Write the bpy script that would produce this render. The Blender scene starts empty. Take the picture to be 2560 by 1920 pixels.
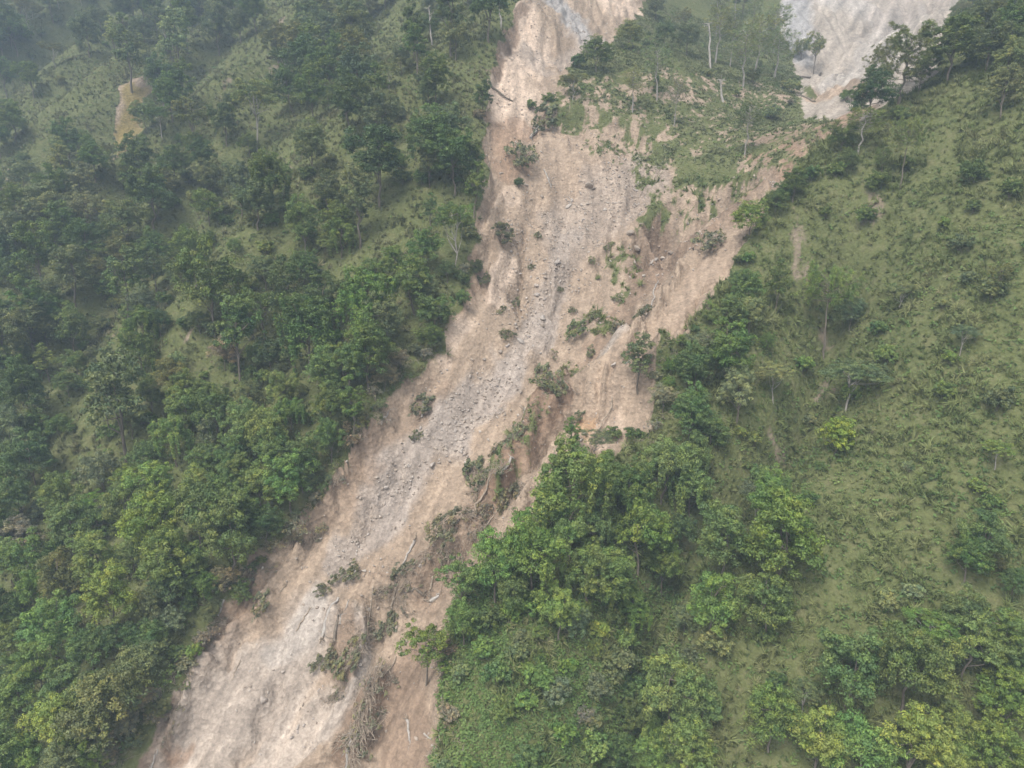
import bpy, math, random
import numpy as np
from mathutils import Matrix, Vector

# ------------------------------------------------------------------ camera, sky, sun, exposure
R = math.radians
sc = bpy.context.scene
COL = sc.collection
W0, H0, FPX = 2560.0, 1920.0, 1730.0            # photograph pixels and focal length in pixels
PITCH = R(17.0)
CAM = np.array([0.0, 0.0, 130.0])
cam = bpy.data.cameras.new('camera')
cam.sensor_width = 36.0
cam.lens = 36.0 * FPX / W0
cam.clip_start = 0.5
cam.clip_end = 3000
cam_ob = bpy.data.objects.new('camera', cam)
COL.objects.link(cam_ob)
cam_ob.location = CAM
cam_ob.rotation_euler = (R(90) - PITCH, 0, 0)
sc.camera = cam_ob

SUN_EL, SUN_ROT = R(62), R(215)
world = bpy.data.worlds.new('World')
sc.world = world
world.use_nodes = True
wn = world.node_tree.nodes
wl = world.node_tree.links
bg = wn['Background']
sky = wn.new('ShaderNodeTexSky')
sky.sky_type = 'NISHITA'
sky.sun_disc = False
sky.sun_elevation = SUN_EL
sky.sun_rotation = SUN_ROT
sky.air_density = 1.0
sky.dust_density = 4.0
sky.ozone_density = 1.0
hsv = wn.new('ShaderNodeHueSaturation')          # an overcast sky: the blue greyed by cloud
hsv.inputs['Saturation'].default_value = 0.22
wl.new(sky.outputs[0], hsv.inputs['Color'])
wl.new(hsv.outputs[0], bg.inputs['Color'])
bg.inputs['Strength'].default_value = 0.10

sun = bpy.data.lights.new('sun', 'SUN')
sun.energy = 1.5
sun.angle = R(22)
sun.color = (1.0, 0.965, 0.92)
sun_ob = bpy.data.objects.new('sun', sun)
COL.objects.link(sun_ob)
sd = Vector((math.sin(SUN_ROT) * math.cos(SUN_EL), math.cos(SUN_ROT) * math.cos(SUN_EL), math.sin(SUN_EL)))
sun_ob.rotation_euler = sd.to_track_quat('Z', 'Y').to_euler()

sc.view_settings.view_transform = 'Standard'
sc.view_settings.look = 'None'
sc.view_settings.gamma = 1.0
sc.view_settings.exposure = 1.46
sc.cycles.max_bounces = 6
sc.cycles.diffuse_bounces = 3
sc.cycles.transmission_bounces = 3
sc.cycles.transparent_max_bounces = 4
sc.cycles.volume_bounces = 0

# ------------------------------------------------------------------ noise
def _hash(ix, iy, seed):
    n = (ix.astype(np.int64) * 374761393 + iy.astype(np.int64) * 668265263 + seed * 982451653) & 0xFFFFFFFF
    n = ((n ^ (n >> 13)) * 1274126177) & 0xFFFFFFFF
    return ((n ^ (n >> 16)) & 0xFFFFFF) / float(0xFFFFFF)

def noise(x, y, seed=0):
    x = np.asarray(x, float); y = np.asarray(y, float)
    ix = np.floor(x); iy = np.floor(y)
    fx = x - ix; fy = y - iy
    ux = fx * fx * fx * (fx * (fx * 6 - 15) + 10); uy = fy * fy * fy * (fy * (fy * 6 - 15) + 10)
    def g(dx, dy):
        a = _hash(ix + dx, iy + dy, seed) * 2 * np.pi
        return np.cos(a) * (fx - dx) + np.sin(a) * (fy - dy)
    a = g(0, 0) * (1 - ux) + g(1, 0) * ux
    b = g(0, 1) * (1 - ux) + g(1, 1) * ux
    return (a * (1 - uy) + b * uy) * 1.5

def fbm(x, y, oct=4, seed=0, gain=0.5):
    s = 0; a = 1.0; t = 0
    for i in range(oct):
        s = s + a * noise(x * 2 ** i + 17.3 * i, y * 2 ** i - 9.1 * i, seed + i); t += a; a *= gain
    return s / t

def sstep(a, b, x):
    t = np.clip((x - a) / (b - a), 0, 1)
    return t * t * (3 - 2 * t)

# ------------------------------------------------------------------ the shape of the mountain side
SL = 0.80
def plane(y): return SL * y - 120.0 + CAM[2]
cp, sp = math.cos(PITCH), math.sin(PITCH)
def ray(px, py):
    """direction per metre of camera depth"""
    u = (np.asarray(px, float) - W0 / 2) / FPX; v = (H0 / 2 - np.asarray(py, float)) / FPX
    return np.stack([u, cp + sp * v, -sp + cp * v], -1)

# (photo x, photo y, how far behind the mean slope: 1 = on it, >1 hollow, <1 spur)
CTRL = [(0,1920,1.0),(600,1920,1.02),(1000,1920,1.01),(1250,1920,.93),(1620,1920,1.0),(2000,1920,.92),(2560,1920,.88),
(0,1600,1.02),(300,1600,.99),(620,1600,1.03),(950,1600,1.03),(1100,1560,1.0),(1300,1600,.92),(1640,1600,1.0),(1800,1500,.94),(2100,1500,.88),(2500,1500,.84),
(0,1300,1.06),(400,1300,1.02),(720,1300,1.0),(780,1330,1.03),(1000,1250,1.04),(1200,1330,1.0),(1400,1300,.93),(1560,1350,.96),(1680,1400,1.0),(1850,1250,.95),(2100,1300,.87),(2500,1200,.81),
(0,1000,1.12),(350,1000,1.07),(700,1000,1.02),(930,1030,.99),(1000,1030,1.02),(1200,980,1.05),(1400,950,1.03),(1560,1000,.97),(1750,1000,.94),(1950,1150,.98),(2020,1020,.97),(2150,1000,.92),(2400,950,.83),(2560,900,.79),
(0,700,1.22),(350,700,1.13),(700,700,1.06),(1000,700,1.01),(1140,720,1.0),(1220,700,1.03),(1400,700,1.06),(1600,750,1.02),(1740,780,.94),(1850,800,.90),(2060,870,.97),(2100,750,.95),(2250,750,.87),(2500,700,.78),
(0,450,1.52),(250,450,1.4),(500,450,1.22),(800,450,1.06),(1100,450,1.0),(1190,480,1.0),(1300,500,1.05),(1550,520,1.07),(1700,560,1.06),(1850,600,.92),(1960,470,.89),(2100,500,.88),(2200,560,.89),(2400,500,.80),(2560,450,.76),
(0,200,1.78),(250,220,1.62),(400,200,1.55),(600,250,1.36),(780,280,1.17),(1000,250,1.04),(1200,220,1.0),(1300,280,1.06),(1450,300,1.06),(1650,350,1.08),(1850,300,1.12),(2000,320,1.15),(2080,360,.90),(2180,290,.86),(2350,210,.82),(2500,250,.77),(2560,200,.74),
(0,0,1.95),(300,0,1.85),(600,60,1.66),(900,80,1.36),(1100,80,1.18),(1240,100,1.03),(1310,0,1.06),(1360,120,1.12),(1480,60,1.2),(1600,120,1.14),(1620,200,1.10),(1700,10,1.5),(1850,10,1.55),(1800,180,1.22),(1950,200,1.28),(2000,50,1.5),(2150,180,1.45),(2250,50,1.5),(2380,20,1.35),(2470,80,.85),(2560,20,.76)]
_c = []
for px, py, m in CTRL:
    d = ray(px, py); t = d[2] / d[1]
    Y = m * 120.0 / (SL - t)
    _c.append((d[0] / d[1] * Y, Y, 120.0 * (1 - m)))
_c += [(-260,60,-20),(-200,0,-5),(0,0,0),(200,0,15),(260,80,35),(330,160,45),(380,300,40),(-330,160,-70),(-480,300,-110),(-560,470,-130),(-560,680,-120),(-250,680,-120),
       (0,520,-45),(300,680,-60),(0,680,-60),(560,680,-30),(200,470,-50),(420,470,-10),(0,-60,0),(-200,-60,0),(200,-60,0),(90,360,-40),(-60,380,-50),(0,300,-14),(200,330,-50),(150,290,-62)]
_c = np.array(_c)
def tps_fit(P, z, lam):
    n = len(P); S = 100.0
    q = P / S
    r2 = ((q[:, None] - q[None]) ** 2).sum(-1)
    K = 0.5 * r2 * np.log(r2 + 1e-12) + lam * np.eye(n)
    A = np.zeros((n + 3, n + 3)); A[:n, :n] = K; A[:n, n] = 1; A[:n, n + 1:] = q; A[n, :n] = 1; A[n + 1:, :n] = q.T
    w = np.linalg.solve(A, np.concatenate([z, np.zeros(3)]))
    def f(x, y):
        x = x / S; y = y / S
        s = w[n] + w[n + 1] * x + w[n + 2] * y
        for i in range(n):
            r2 = (x - q[i, 0]) ** 2 + (y - q[i, 1]) ** 2
            s = s + w[i] * 0.5 * r2 * np.log(r2 + 1e-12)
        return s
    return f
dz = tps_fit(_c[:, :2], _c[:, 2], 0.004)

# regular lookup grid for the smooth shape
GX0, GX1, GY0, GY1, GS = -620.0, 620.0, -80.0, 700.0, 1.0
gx = np.arange(GX0, GX1 + GS, GS); gy = np.arange(GY0, GY1 + GS, GS)
MX, MY = np.meshgrid(gx, gy)
GH = plane(MY) + dz(MX, MY)
def spur(x, y):
    """+1 on the crest of a rib of the left slope, -1 in the hollow between two"""
    q = .88 * x - .47 * y; t = .47 * x + .88 * y
    return noise(q / 30 + .35 * noise(q / 50, t / 60, 4), t / 130, 9) * .9 + .45 * noise(q / 13, t / 60, 12)
GH += 13.0 * spur(MX, MY) * sstep(-8, -60, MX + .12 * MY) * sstep(30, 140, MY)
GH += 3.0 * spur(MX, MY) * sstep(0, -40, MX)
GH += 1.6 * fbm(MX / 22, MY / 30, 3, 21)
def bil(G, x, y):
    fx = np.clip((np.asarray(x, float) - GX0) / GS, 0, len(gx) - 1.001); fy = np.clip((np.asarray(y, float) - GY0) / GS, 0, len(gy) - 1.001)
    ix = fx.astype(int); iy = fy.astype(int); fx = fx - ix; fy = fy - iy
    return (G[iy, ix] * (1 - fx) + G[iy, ix + 1] * fx) * (1 - fy) + (G[iy + 1, ix] * (1 - fx) + G[iy + 1, ix + 1] * fx) * fy
SS = np.arange(25, 700, 0.35)
def hit(px, py, lift=None):
    """camera depth and world point where the ray through a photo pixel meets the hillside (or a crown centre above it)"""
    d = ray(px, py)
    P = CAM[None] + SS[:, None] * d[None]
    g = P[:, 2] - bil(GH, P[:, 0], P[:, 1])
    k = np.argmax(g <= (0 if lift is None else lift * SS))
    s = SS[k] if g[k] <= (0 if lift is None else lift * SS[k]) else 400.0
    return s, CAM + s * d
def proj(P):
    d = np.asarray(P, float) - CAM
    fw = d[..., 1] * cp - d[..., 2] * sp
    up = d[..., 1] * sp + d[..., 2] * cp
    return W0 / 2 + FPX * d[..., 0] / fw, H0 / 2 - FPX * up / fw, fw

# ------------------------------------------------------------------ bare ground outlines
SLIDE = [(180,2150),(240,1990),(300,1915),(385,1835),(425,1750),(475,1660),(525,1585),(565,1505),(625,1425),(700,1350),(790,1275),(845,1195),(900,1125),(950,1045),
(985,990),(1068,905),(1105,845),(1150,765),(1188,650),(1190,570),(1205,480),(1215,410),(1207,335),(1218,250),(1222,195),(1240,125),(1288,35),(1330,-80),(1660,-80),
(1612,0),(1600,45),(1545,85),(1525,115),(1440,150),(1400,215),(1370,275),(1440,262),(1500,280),(1570,310),(1630,350),(1668,400),(1640,450),(1612,505),(1585,570),
(1660,520),(1770,470),(1890,428),(1985,402),(2000,425),(1930,485),(1872,575),(1845,630),(1812,700),(1762,765),(1722,815),(1690,865),(1645,900),(1640,990),(1645,1075),
(1560,1130),(1490,1140),(1420,1190),(1392,1215),(1345,1262),(1292,1315),(1235,1372),(1160,1430),(1130,1500),(1128,1560),(1105,1640),(1112,1720),(1105,1800),(1092,1930),(1075,2150)]
SCAR2 = [(1935,-80),(1950,10),(1958,90),(1985,150),(2005,200),(2000,250),(2060,300),(2140,318),(2215,250),(2290,225),(2345,170),(2365,60),(2420,-80)]
GULLYSCAR = [(338,194),(382,214),(362,285),(334,350),(284,412),(286,350),(286,253),(308,212)]
PATCH = [(2062,890,45,18),(2178,500,30,46),(2010,600,16,50),(1985,640,14,40),(2060,985,10,50),(1935,1170,12,30),
         (1945,1140,22,14),(560,215,18,26),(690,175,12,30),(700,60,22,26),(5,480,26,50),(715,440,16,34),(590,300,14,10),
         (1900,880,18,14),(480,850,26,14),(290,830,26,14),]
def world_poly(poly):
    return np.array([hit(px, py)[1][:2] for px, py in poly])
P_SLIDE, P_SCAR2, P_GSC = world_poly(SLIDE), world_poly(SCAR2), world_poly(GULLYSCAR)
def sdist(poly, x, y):
    """signed distance to an outline, positive inside"""
    best = np.full(x.shape, 1e9); ins = np.zeros(x.shape, bool)
    n = len(poly)
    for i in range(n):
        x1, y1 = poly[i]; x2, y2 = poly[(i + 1) % n]
        ex, ey = x2 - x1, y2 - y1
        t = np.clip(((x - x1) * ex + (y - y1) * ey) / (ex * ex + ey * ey + 1e-9), 0, 1)
        best = np.minimum(best, (x - x1 - t * ex) ** 2 + (y - y1 - t * ey) ** 2)
        c = ((y1 > y) != (y2 > y)) & (x < (x2 - x1) * (y - y1) / (y2 - y1 + 1e-12) + x1)
        ins ^= c
    b = np.sqrt(best)
    return np.where(ins, b, -b)
def capd(c, x, y):
    """normalised distance to a capsule given in photo pixels: <1 inside"""
    x1, y1, x2, y2, r = c
    s1, a = hit(x1, y1); s2, b = hit(x2, y2)
    rw = r / FPX * 0.5 * (s1 + s2)
    # the slope is seen aslant: stretch up-slope
    ex, ey = b[0] - a[0], b[1] - a[1]
    t = np.clip(((x - a[0]) * ex + (y - a[1]) * ey) / (ex * ex + ey * ey + 1e-9), 0, 1)
    return np.sqrt((x - a[0] - t * ex) ** 2 + ((y - a[1] - t * ey) / 1.15) ** 2) / rw

# the dark gully on the right, between the spur beside the slide and the grassy slope
GUL = [(2110,700),(2068,860),(2025,1020),(1930,1170),(1790,1290),(1690,1400),(1650,1520),(1625,1680),(1590,1820),(1560,1960)]
_cut = np.zeros_like(GH)
for a, b in zip(GUL[:-1], GUL[1:]):
    q = capd((*a, *b, 95 if a[1] > 1100 else 70), MX, MY); _cut = np.maximum(_cut, np.clip(1 - q, 0, 1) ** 1.2 * (7.5 if a[1] > 1000 else 5.0))
GH -= _cut
# direction of flow
AXIS = np.array([hit(px, py)[1][:2] for px, py in [(560,1990),(900,1450),(1130,1080),(1290,750),(1360,480),(1340,300),(1400,40)]])
def flow(x, y):
    best = np.full(x.shape, 1e9); U = np.zeros(x.shape); V = np.zeros(x.shape); acc = 0.0
    for i in range(len(AXIS) - 1):
        a, b = AXIS[i], AXIS[i + 1]; e = b - a; L = np.hypot(*e); e = e / L
        t = (x - a[0]) * e[0] + (y - a[1]) * e[1]
        tc = np.clip(t, 0 if i else -1e9, L if i < len(AXIS) - 2 else 1e9)
        d2 = (x - a[0] - tc * e[0]) ** 2 + (y - a[1] - tc * e[1]) ** 2
        m = d2 < best
        best = np.where(m, d2, best); U = np.where(m, acc + tc, U)
        V = np.where(m, -(x - a[0]) * e[1] + (y - a[1]) * e[0], V)
        acc += L
    return U, V

MIX = [(1690,310,1860,320,125,.66),(1880,330,2060,320,80,.46),(1500,340,1600,380,55,.36),(1700,500,1880,450,40,.32),(1500,780,1560,620,60,.34),(1430,880,1360,1000,45,.30),(1230,1240,1330,1060,40,.25),
       (1800,230,1980,230,70,.6),(1450,250,1700,220,80,.58),(1640,420,1560,340,60,.45),(1880,400,1980,380,40,.5),(1620,440,1680,520,40,.42)]

# ------------------------------------------------------------------ terrain sheet
NU, NV = 820, 900
vv = np.linspace(0, 1, NV)
ys = -50 + 730 * (0.34 * vv + 0.66 * vv ** 2.4)
uu = np.linspace(-1, 1, NU)
uu = 0.62 * uu + 0.38 * uu ** 3
TX = uu[None, :] * (ys[:, None] * 0.82 + 120); TY = np.repeat(ys[:, None], NU, 1)
TZ = bil(GH, TX, TY)
wx = TX + 1.6 * noise(TX / 5, TY / 5, 31) + .8 * noise(TX / 1.8, TY / 1.8, 32); wy = TY + 2.2 * noise(TX / 5, TY / 5, 33) + .8 * noise(TX / 1.8, TY / 1.8, 34)
dS = sdist(P_SLIDE, wx, wy); d2 = sdist(P_SCAR2, wx, wy); d3 = sdist(P_GSC, wx, wy)
bare = np.maximum(sstep(-.5, .7, dS), np.maximum(sstep(-.6, .8, d2), sstep(-.5, .6, d3)))
mix_n = fbm(TX / 4.0, TY / 5.5, 3, 77)
mixw = np.zeros_like(TX); mixp = np.zeros_like(TX)
for m in MIX:
    d = capd(m[:5], wx, wy); w = sstep(1.15, .7, d)
    mixp = np.maximum(mixp, w * m[5]); mixw = np.maximum(mixw, w)
veg = 1 - bare
veg = veg * (1 - mixw) + mixw * sstep(-.5, .5, .75 * mix_n + .75 * fbm(TX / 1.3, TY / 1.3, 3, 78) - (.5 - mixp) * 1.1)
for px, py, rx, ry in PATCH:
    s, p = hit(px, py); k = s / FPX
    d = np.hypot((wx - p[0]) / (rx * k), (wy - p[1]) / (ry * k * 1.3))
    veg *= 1 - .6 * sstep(1.2, .3, d + 1.0 * mix_n + .35 * fbm(TX / 1.2, TY / 1.2, 2, 79))
# thin stony spots among the grass
veg *= 1 - .5 * sstep(.36, .7, fbm(TX / 6, TY / 4, 4, 91)) * (1 - np.maximum(bare, 0))
FU, FV = flow(TX, TY)
bank = np.maximum(sstep(1.1, .5, capd((1885, 545, 1690, 800, 52), wx, wy)), sstep(1.1, .5, capd((1010, 1950, 1010, 1760, 60), wx, wy)))
bank = np.maximum(bank, .75 * sstep(1.2, .5, capd((470, 1900, 740, 1560, 120), wx, wy)))
ins = sstep(-0.3, 1.7, dS)
low = sstep(250, 150, TY)
TZ -= 3.4 * ins * sstep(260, 190, TY) * (0.65 + .5 * noise(TX / 14, TY / 14, 41))
TZ += ins * (1.7 * fbm(FU / 15, FV / 6, 3, 50) + .7 * fbm(FU / 7, FV / 1.8, 3, 51) + (1 - .85 * bank) * (.34 * np.abs(fbm(TX / 2.0, TY / 2.0, 3, 52)) + .14 * fbm(TX / .9, TY / .9, 2, 53)))
TZ += np.maximum(ins, sstep(0, 3, d2)) * sstep(178, 205, TY) * 3.6 * (np.abs(noise(TX / 5.5 + .4 * noise(TX / 9, TY / 9, 3), TY / 26, 61)) - .3 + .3 * np.abs(noise(TX / 2.2, TY / 12, 62)))
_a, _b = hit(2340, 30)[1][:2], hit(2080, 235)[1][:2]; _e = (_b - _a) / np.hypot(*(_b - _a))
SU = (TX - _a[0]) * _e[0] + (TY - _a[1]) * _e[1]; SV = -(TX - _a[0]) * _e[1] + (TY - _a[1]) * _e[0]      # along and across the chutes of the far scar
TZ += sstep(0, 4, d2) * (5.0 * np.abs(noise(SV / 11 + .3 * noise(SU / 20, SV / 20, 6), SU / 70, 63)) + 1.5 * fbm(SV / 4, SU / 26, 3, 64) - 1.0)
# the steep step inside the right rim, and the lateral ridge of pushed-up soil
for c, hgt in [((1400,960,1230,1240,34),2.4),((1230,1240,960,1500,40),2.2),((960,1500,860,1640,36),.9),((870,1900,940,1720,45),2.0),((1650,880,1560,960,40),2.6),((1700,620,1640,560,34),-2.4),((1560,860,1480,940,60),2.6),
               ((1731,626,1644,773,13),1.6),((1644,773,1520,960,15),1.7),((1520,960,1400,1130,16),1.4),((1400,1130,1300,1260,16),1.2),((1460,960,1350,1110,14),-1.6),((1350,1110,1250,1230,16),-1.4),
               ((1790,690,1650,860,14),-1.4),((905,1590,872,1690,30),.7),((862,1730,830,1850,40),.8),((800,1880,760,1950,40),1.0),((840,1530,910,1560,30),1.2),((1250,490,1230,700,20),1.2),((1310,560,1290,760,14),-1.2),
               ((1395,660,1330,880,16),1.1),((1000,1130,880,1290,18),-1.0),((950,1060,760,1330,15),1.3),((760,1330,560,1600,16),1.2),((520,1650,420,1830,18),1.4),((700,1700,560,1920,22),-.9),((640,1500,560,1640,18),-.8),((1480,1060,1400,1160,18),1.3),
               ((1880,440,1640,560,22),-2.2),((1900,475,1690,600,16),1.4),((1590,590,1620,630,20),-2.0),((1560,470,1480,640,16),.9)]:
    TZ += 1.6 * hgt * sstep(1.15, .1, capd(c, wx, wy))
TZ += (1 - ins) * (.5 * fbm(TX / 6, TY / 6, 3, 71) + .16 * fbm(TX / 1.5, TY / 1.5, 2, 72))
# exact lookup of the finished surface
def zat(x, y):
    x = np.atleast_1d(np.asarray(x, float)); y = np.atleast_1d(np.asarray(y, float))
    r = np.interp(y, ys, np.arange(NV)); r = np.clip(r, 0, NV - 1.001); j = r.astype(int); fr = r - j
    def row(jj):
        u = np.clip(x / (ys[jj] * 0.82 + 120), -1, 1)
        q = np.interp(u, uu, np.arange(NU)); q = np.clip(q, 0, NU - 1.001); i = q.astype(int); f = q - i
        return TZ[jj, i] * (1 - f) + TZ[jj, i + 1] * f
    return row(j) * (1 - fr) + row(j + 1) * fr
def fieldat(F, x, y):
    x = np.asarray(x, float); y = np.asarray(y, float)
    j = np.clip(np.rint(np.interp(y, ys, np.arange(NV))).astype(int), 0, NV - 1)
    u = np.clip(x / (ys[j] * 0.82 + 120), -1, 1)
    i = np.clip(np.rint(np.interp(u, uu, np.arange(NU))).astype(int), 0, NU - 1)
    return F[j, i]

# soil colours, laid on in order; all are the colour of the ground itself
SOIL = dict(tan=(0.319,0.242,0.176), grey=(0.331,0.277,0.233), pale=(0.385,0.323,0.268), brown=(0.175,0.119,0.081), cream=(0.498,0.386,0.297), blue=(0.336,0.318,0.303), ochre=(0.393,0.244,0.135),
            white=(0.397,0.353,0.310), umber=(0.232,0.164,0.115), sand=(0.345,0.260,0.190), rust=(0.297,0.189,0.123), moss=(0.227,0.176,0.055))
PAINT = [(1250,420,1600,420,170,'sand',.5),(1420,560,1600,430,80,'grey',.5),(330,1890,470,1680,34,'brown',.7),(470,1680,640,1440,30,'brown',.6),(900,1200,1080,950,40,'umber',.45),
 (840,1370,980,1180,40,'grey',.8),(980,1180,1130,1050,62,'grey',.9),(1130,1050,1270,920,54,'grey',.9),(1270,920,1350,790,36,'grey',.8),(1350,790,1420,580,36,'grey',.7),
 (480,1860,740,1570,110,'pale',.85),(620,1930,800,1760,70,'pale',.8),(700,1580,760,1540,50,'white',.6),(905,1600,870,1690,26,'white',.8),(860,1730,830,1800,36,'pale',.9),(900,1560,830,1530,24,'pale',.8),
 (1010,1950,1010,1690,85,'umber',.85),(860,1900,940,1720,34,'brown',.8),(940,1470,850,1620,40,'umber',.7),(1200,1260,1080,1420,60,'umber',.7),
 (1390,990,1220,1240,36,'rust',.7),(1460,1010,1470,1090,26,'ochre',.7),(1530,1010,1390,1210,34,'cream',.6),(1600,860,1530,980,58,'sand',.8),(1590,800,1510,890,26,'white',.6),
 (1880,540,1700,790,60,'sand',.9),(1640,640,1900,450,60,'umber',.8),(1600,620,1640,560,40,'brown',.6),(1620,650,1500,860,44,'umber',.75),(1480,860,1400,960,34,'umber',.6),(950,1060,780,1310,30,'umber',.5),(1110,850,960,1050,26,'sand',.6),(1780,640,1690,800,34,'sand',.9),(1400,980,1260,1180,24,'brown',.5),(900,1740,860,1900,26,'brown',.6),(1185,650,1115,830,22,'rust',.35),(1262,640,1240,720,26,'cream',.9),(1245,490,1275,470,26,'cream',.6),
 (1180,780,1105,860,16,'cream',.7),(1300,60,1255,210,90,'cream',1),(1530,10,1590,30,60,'cream',.9),(1400,10,1490,100,50,'blue',.85),(1500,90,1420,140,40,'grey',.6),
 (1222,180,1312,5,13,'brown',.75),(1330,110,1350,160,26,'grey',.5),(1260,330,1300,300,40,'rust',.55),(1250,385,1300,395,36,'rust',.5),(1420,290,1500,330,50,'sand',.6),
 (1990,0,1990,140,42,'blue',.95),(2080,0,2160,30,46,'white',1),(2250,60,2120,210,70,'white',.75),(2200,40,2320,20,40,'grey',.5),(2060,240,2150,240,50,'sand',.95),(2120,290,2040,330,50,'rust',.8),(1920,330,2060,340,60,'umber',.7),
 (1880,380,2000,400,40,'rust',.5),(340,230,305,370,34,'moss',.85),(345,205,350,215,12,'tan',1),(410,1790,430,1860,12,'umber',.8),(440,1850,470,1830,16,'rust',.6)]
m = (bare > .01) | (mixw > .01)
x_, y_ = wx[m], wy[m]
colr = np.empty((TX.size, 3)); colr[:] = (.235, .185, .135)
cc = np.tile(np.array(SOIL['tan']), (m.sum(), 1))
pn = fbm(FU[m] / 14, FV[m] / 4, 3, 81) * .55
far2 = d2[m] > -1
cc[far2] = (.36, .308, .255)
for p in PAINT:
    a = sstep(1.2, .55, capd(p[:5], x_, y_) + pn)[:, None] * p[6]
    cc = cc * (1 - a) + np.array(SOIL[p[5]]) * a
st = fbm(FU[m] / 18, FV[m] / 1.3, 4, 83)[:, None]
cc *= 1 + .38 * st + .16 * fbm(FU[m] / 60, FV[m] / 5, 3, 86)[:, None]
far_s = fbm(SV[m] / 3.0, SU[m] / 34, 4, 84)[:, None]
cc *= np.where(far2[:, None], (1 + .6 * far_s) / (1 + .38 * st), 1)
up = (sstep(172, 195, TY[m]) * (d2[m] < -2) * (dS[m] > 0))[:, None]
cc *= 1 + up * .45 * fbm(x_ / 3.2, y_ / 22, 4, 85)[:, None]
bl = sstep(0, .5, np.maximum(bare, mixw * .8)[m])[:, None]
colr[m.ravel()] = cc * bl + np.array((.235, .185, .135)) * (1 - bl)

# ------------------------------------------------------------------ materials
def new_mat(name):
    mt = bpy.data.materials.new(name); mt.use_nodes = True
    return mt, mt.node_tree.nodes, mt.node_tree.links, mt.node_tree.nodes['Principled BSDF']
def nd(n, kind, **kw):
    x = n.new('ShaderNode' + kind)
    for k, v in kw.items():
        if k in x.inputs: x.inputs[k].default_value = v
        else: setattr(x, k, v)
    return x
def mixc(n, l, fac, a, b, blend='MIX'):
    x = n.new('ShaderNodeMix'); x.data_type = 'RGBA'; x.blend_type = blend
    for sock, v in ((x.inputs[0], fac), (x.inputs[6], a), (x.inputs[7], b)):
        if hasattr(v, 'links'): l.new(v, sock)
        else: sock.default_value = v if not isinstance(v, tuple) else (*v, 1)[:4]
    return x.outputs[2]
def ramp(n, l, src, stops):
    r = n.new('ShaderNodeValToRGB'); e = r.color_ramp.elements
    while len(e) < len(stops): e.new(.5)
    for el, (p, c) in zip(e, stops):
        el.position = p; el.color = (c, c, c, 1) if not isinstance(c, tuple) else (*c, 1)
    l.new(src, r.inputs[0]); return r.outputs[0]

def ground_material():
    mt, n, l, b = new_mat('ground')
    soil = nd(n, 'Attribute', attribute_name='soil'); vg = nd(n, 'Attribute', attribute_name='veg')
    geo = n.new('ShaderNodeNewGeometry')
    n1 = nd(n, 'TexNoise', Scale=.55, Detail=8.0, Roughness=.65); l.new(geo.outputs['Position'], n1.inputs['Vector'])
    n2 = nd(n, 'TexNoise', Scale=2.6, Detail=6.0, Roughness=.7); l.new(geo.outputs['Position'], n2.inputs['Vector'])
    vo = nd(n, 'TexVoronoi', Scale=1.5); vo.feature = 'F1'; l.new(geo.outputs['Position'], vo.inputs['Vector'])
    s1 = ramp(n, l, n1.outputs[0], [(.28, .76), (.72, 1.2)])
    s2 = ramp(n, l, n2.outputs[0], [(.3, .74), (.7, 1.22)])
    c = mixc(n, l, 1.0, soil.outputs['Color'], s1, 'MULTIPLY')
    c = mixc(n, l, 1.0, c, s2, 'MULTIPLY')
    # pale and dark stones too small to build
    st = ramp(n, l, vo.outputs['Color'], [(.0, .8), (.5, 1.0), (1.0, 1.25)])
    c = mixc(n, l, .7, c, st, 'MULTIPLY')
    g1 = ramp(n, l, n1.outputs[0], [(.3, (.086, .100, .036)), (.52, (.117, .128, .049)), (.72, (.158, .150, .073))])
    g = mixc(n, l, 1.0, g1, s2, 'MULTIPLY')
    # the soil wins over the turf raggedly
    ad = nd(n, 'Math', operation='MULTIPLY_ADD'); l.new(n2.outputs[0], ad.inputs[0]); ad.inputs[1].default_value = .9; ad.inputs[2].default_value = -.45
    sm = nd(n, 'Math', operation='ADD'); l.new(vg.outputs['Fac'], sm.inputs[0]); l.new(ad.outputs[0], sm.inputs[1])
    f = ramp(n, l, sm.outputs[0], [(.38, 0.0), (.62, 1.0)])
    c = mixc(n, l, f, c, g)
    l.new(c, b.inputs['Base Color']); b.inputs['Roughness'].default_value = .95; b.inputs['Specular IOR Level'].default_value = .15
    bm = nd(n, 'Bump', Strength=.55, Distance=.4)
    hh = nd(n, 'Math', operation='MULTIPLY_ADD'); l.new(n2.outputs[0], hh.inputs[0]); hh.inputs[1].default_value = 1.0; l.new(vo.outputs['Distance'], hh.inputs[2])
    l.new(hh.outputs[0], bm.inputs['Height']); l.new(bm.outputs[0], b.inputs['Normal'])
    return mt
M_GROUND = ground_material()

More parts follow.
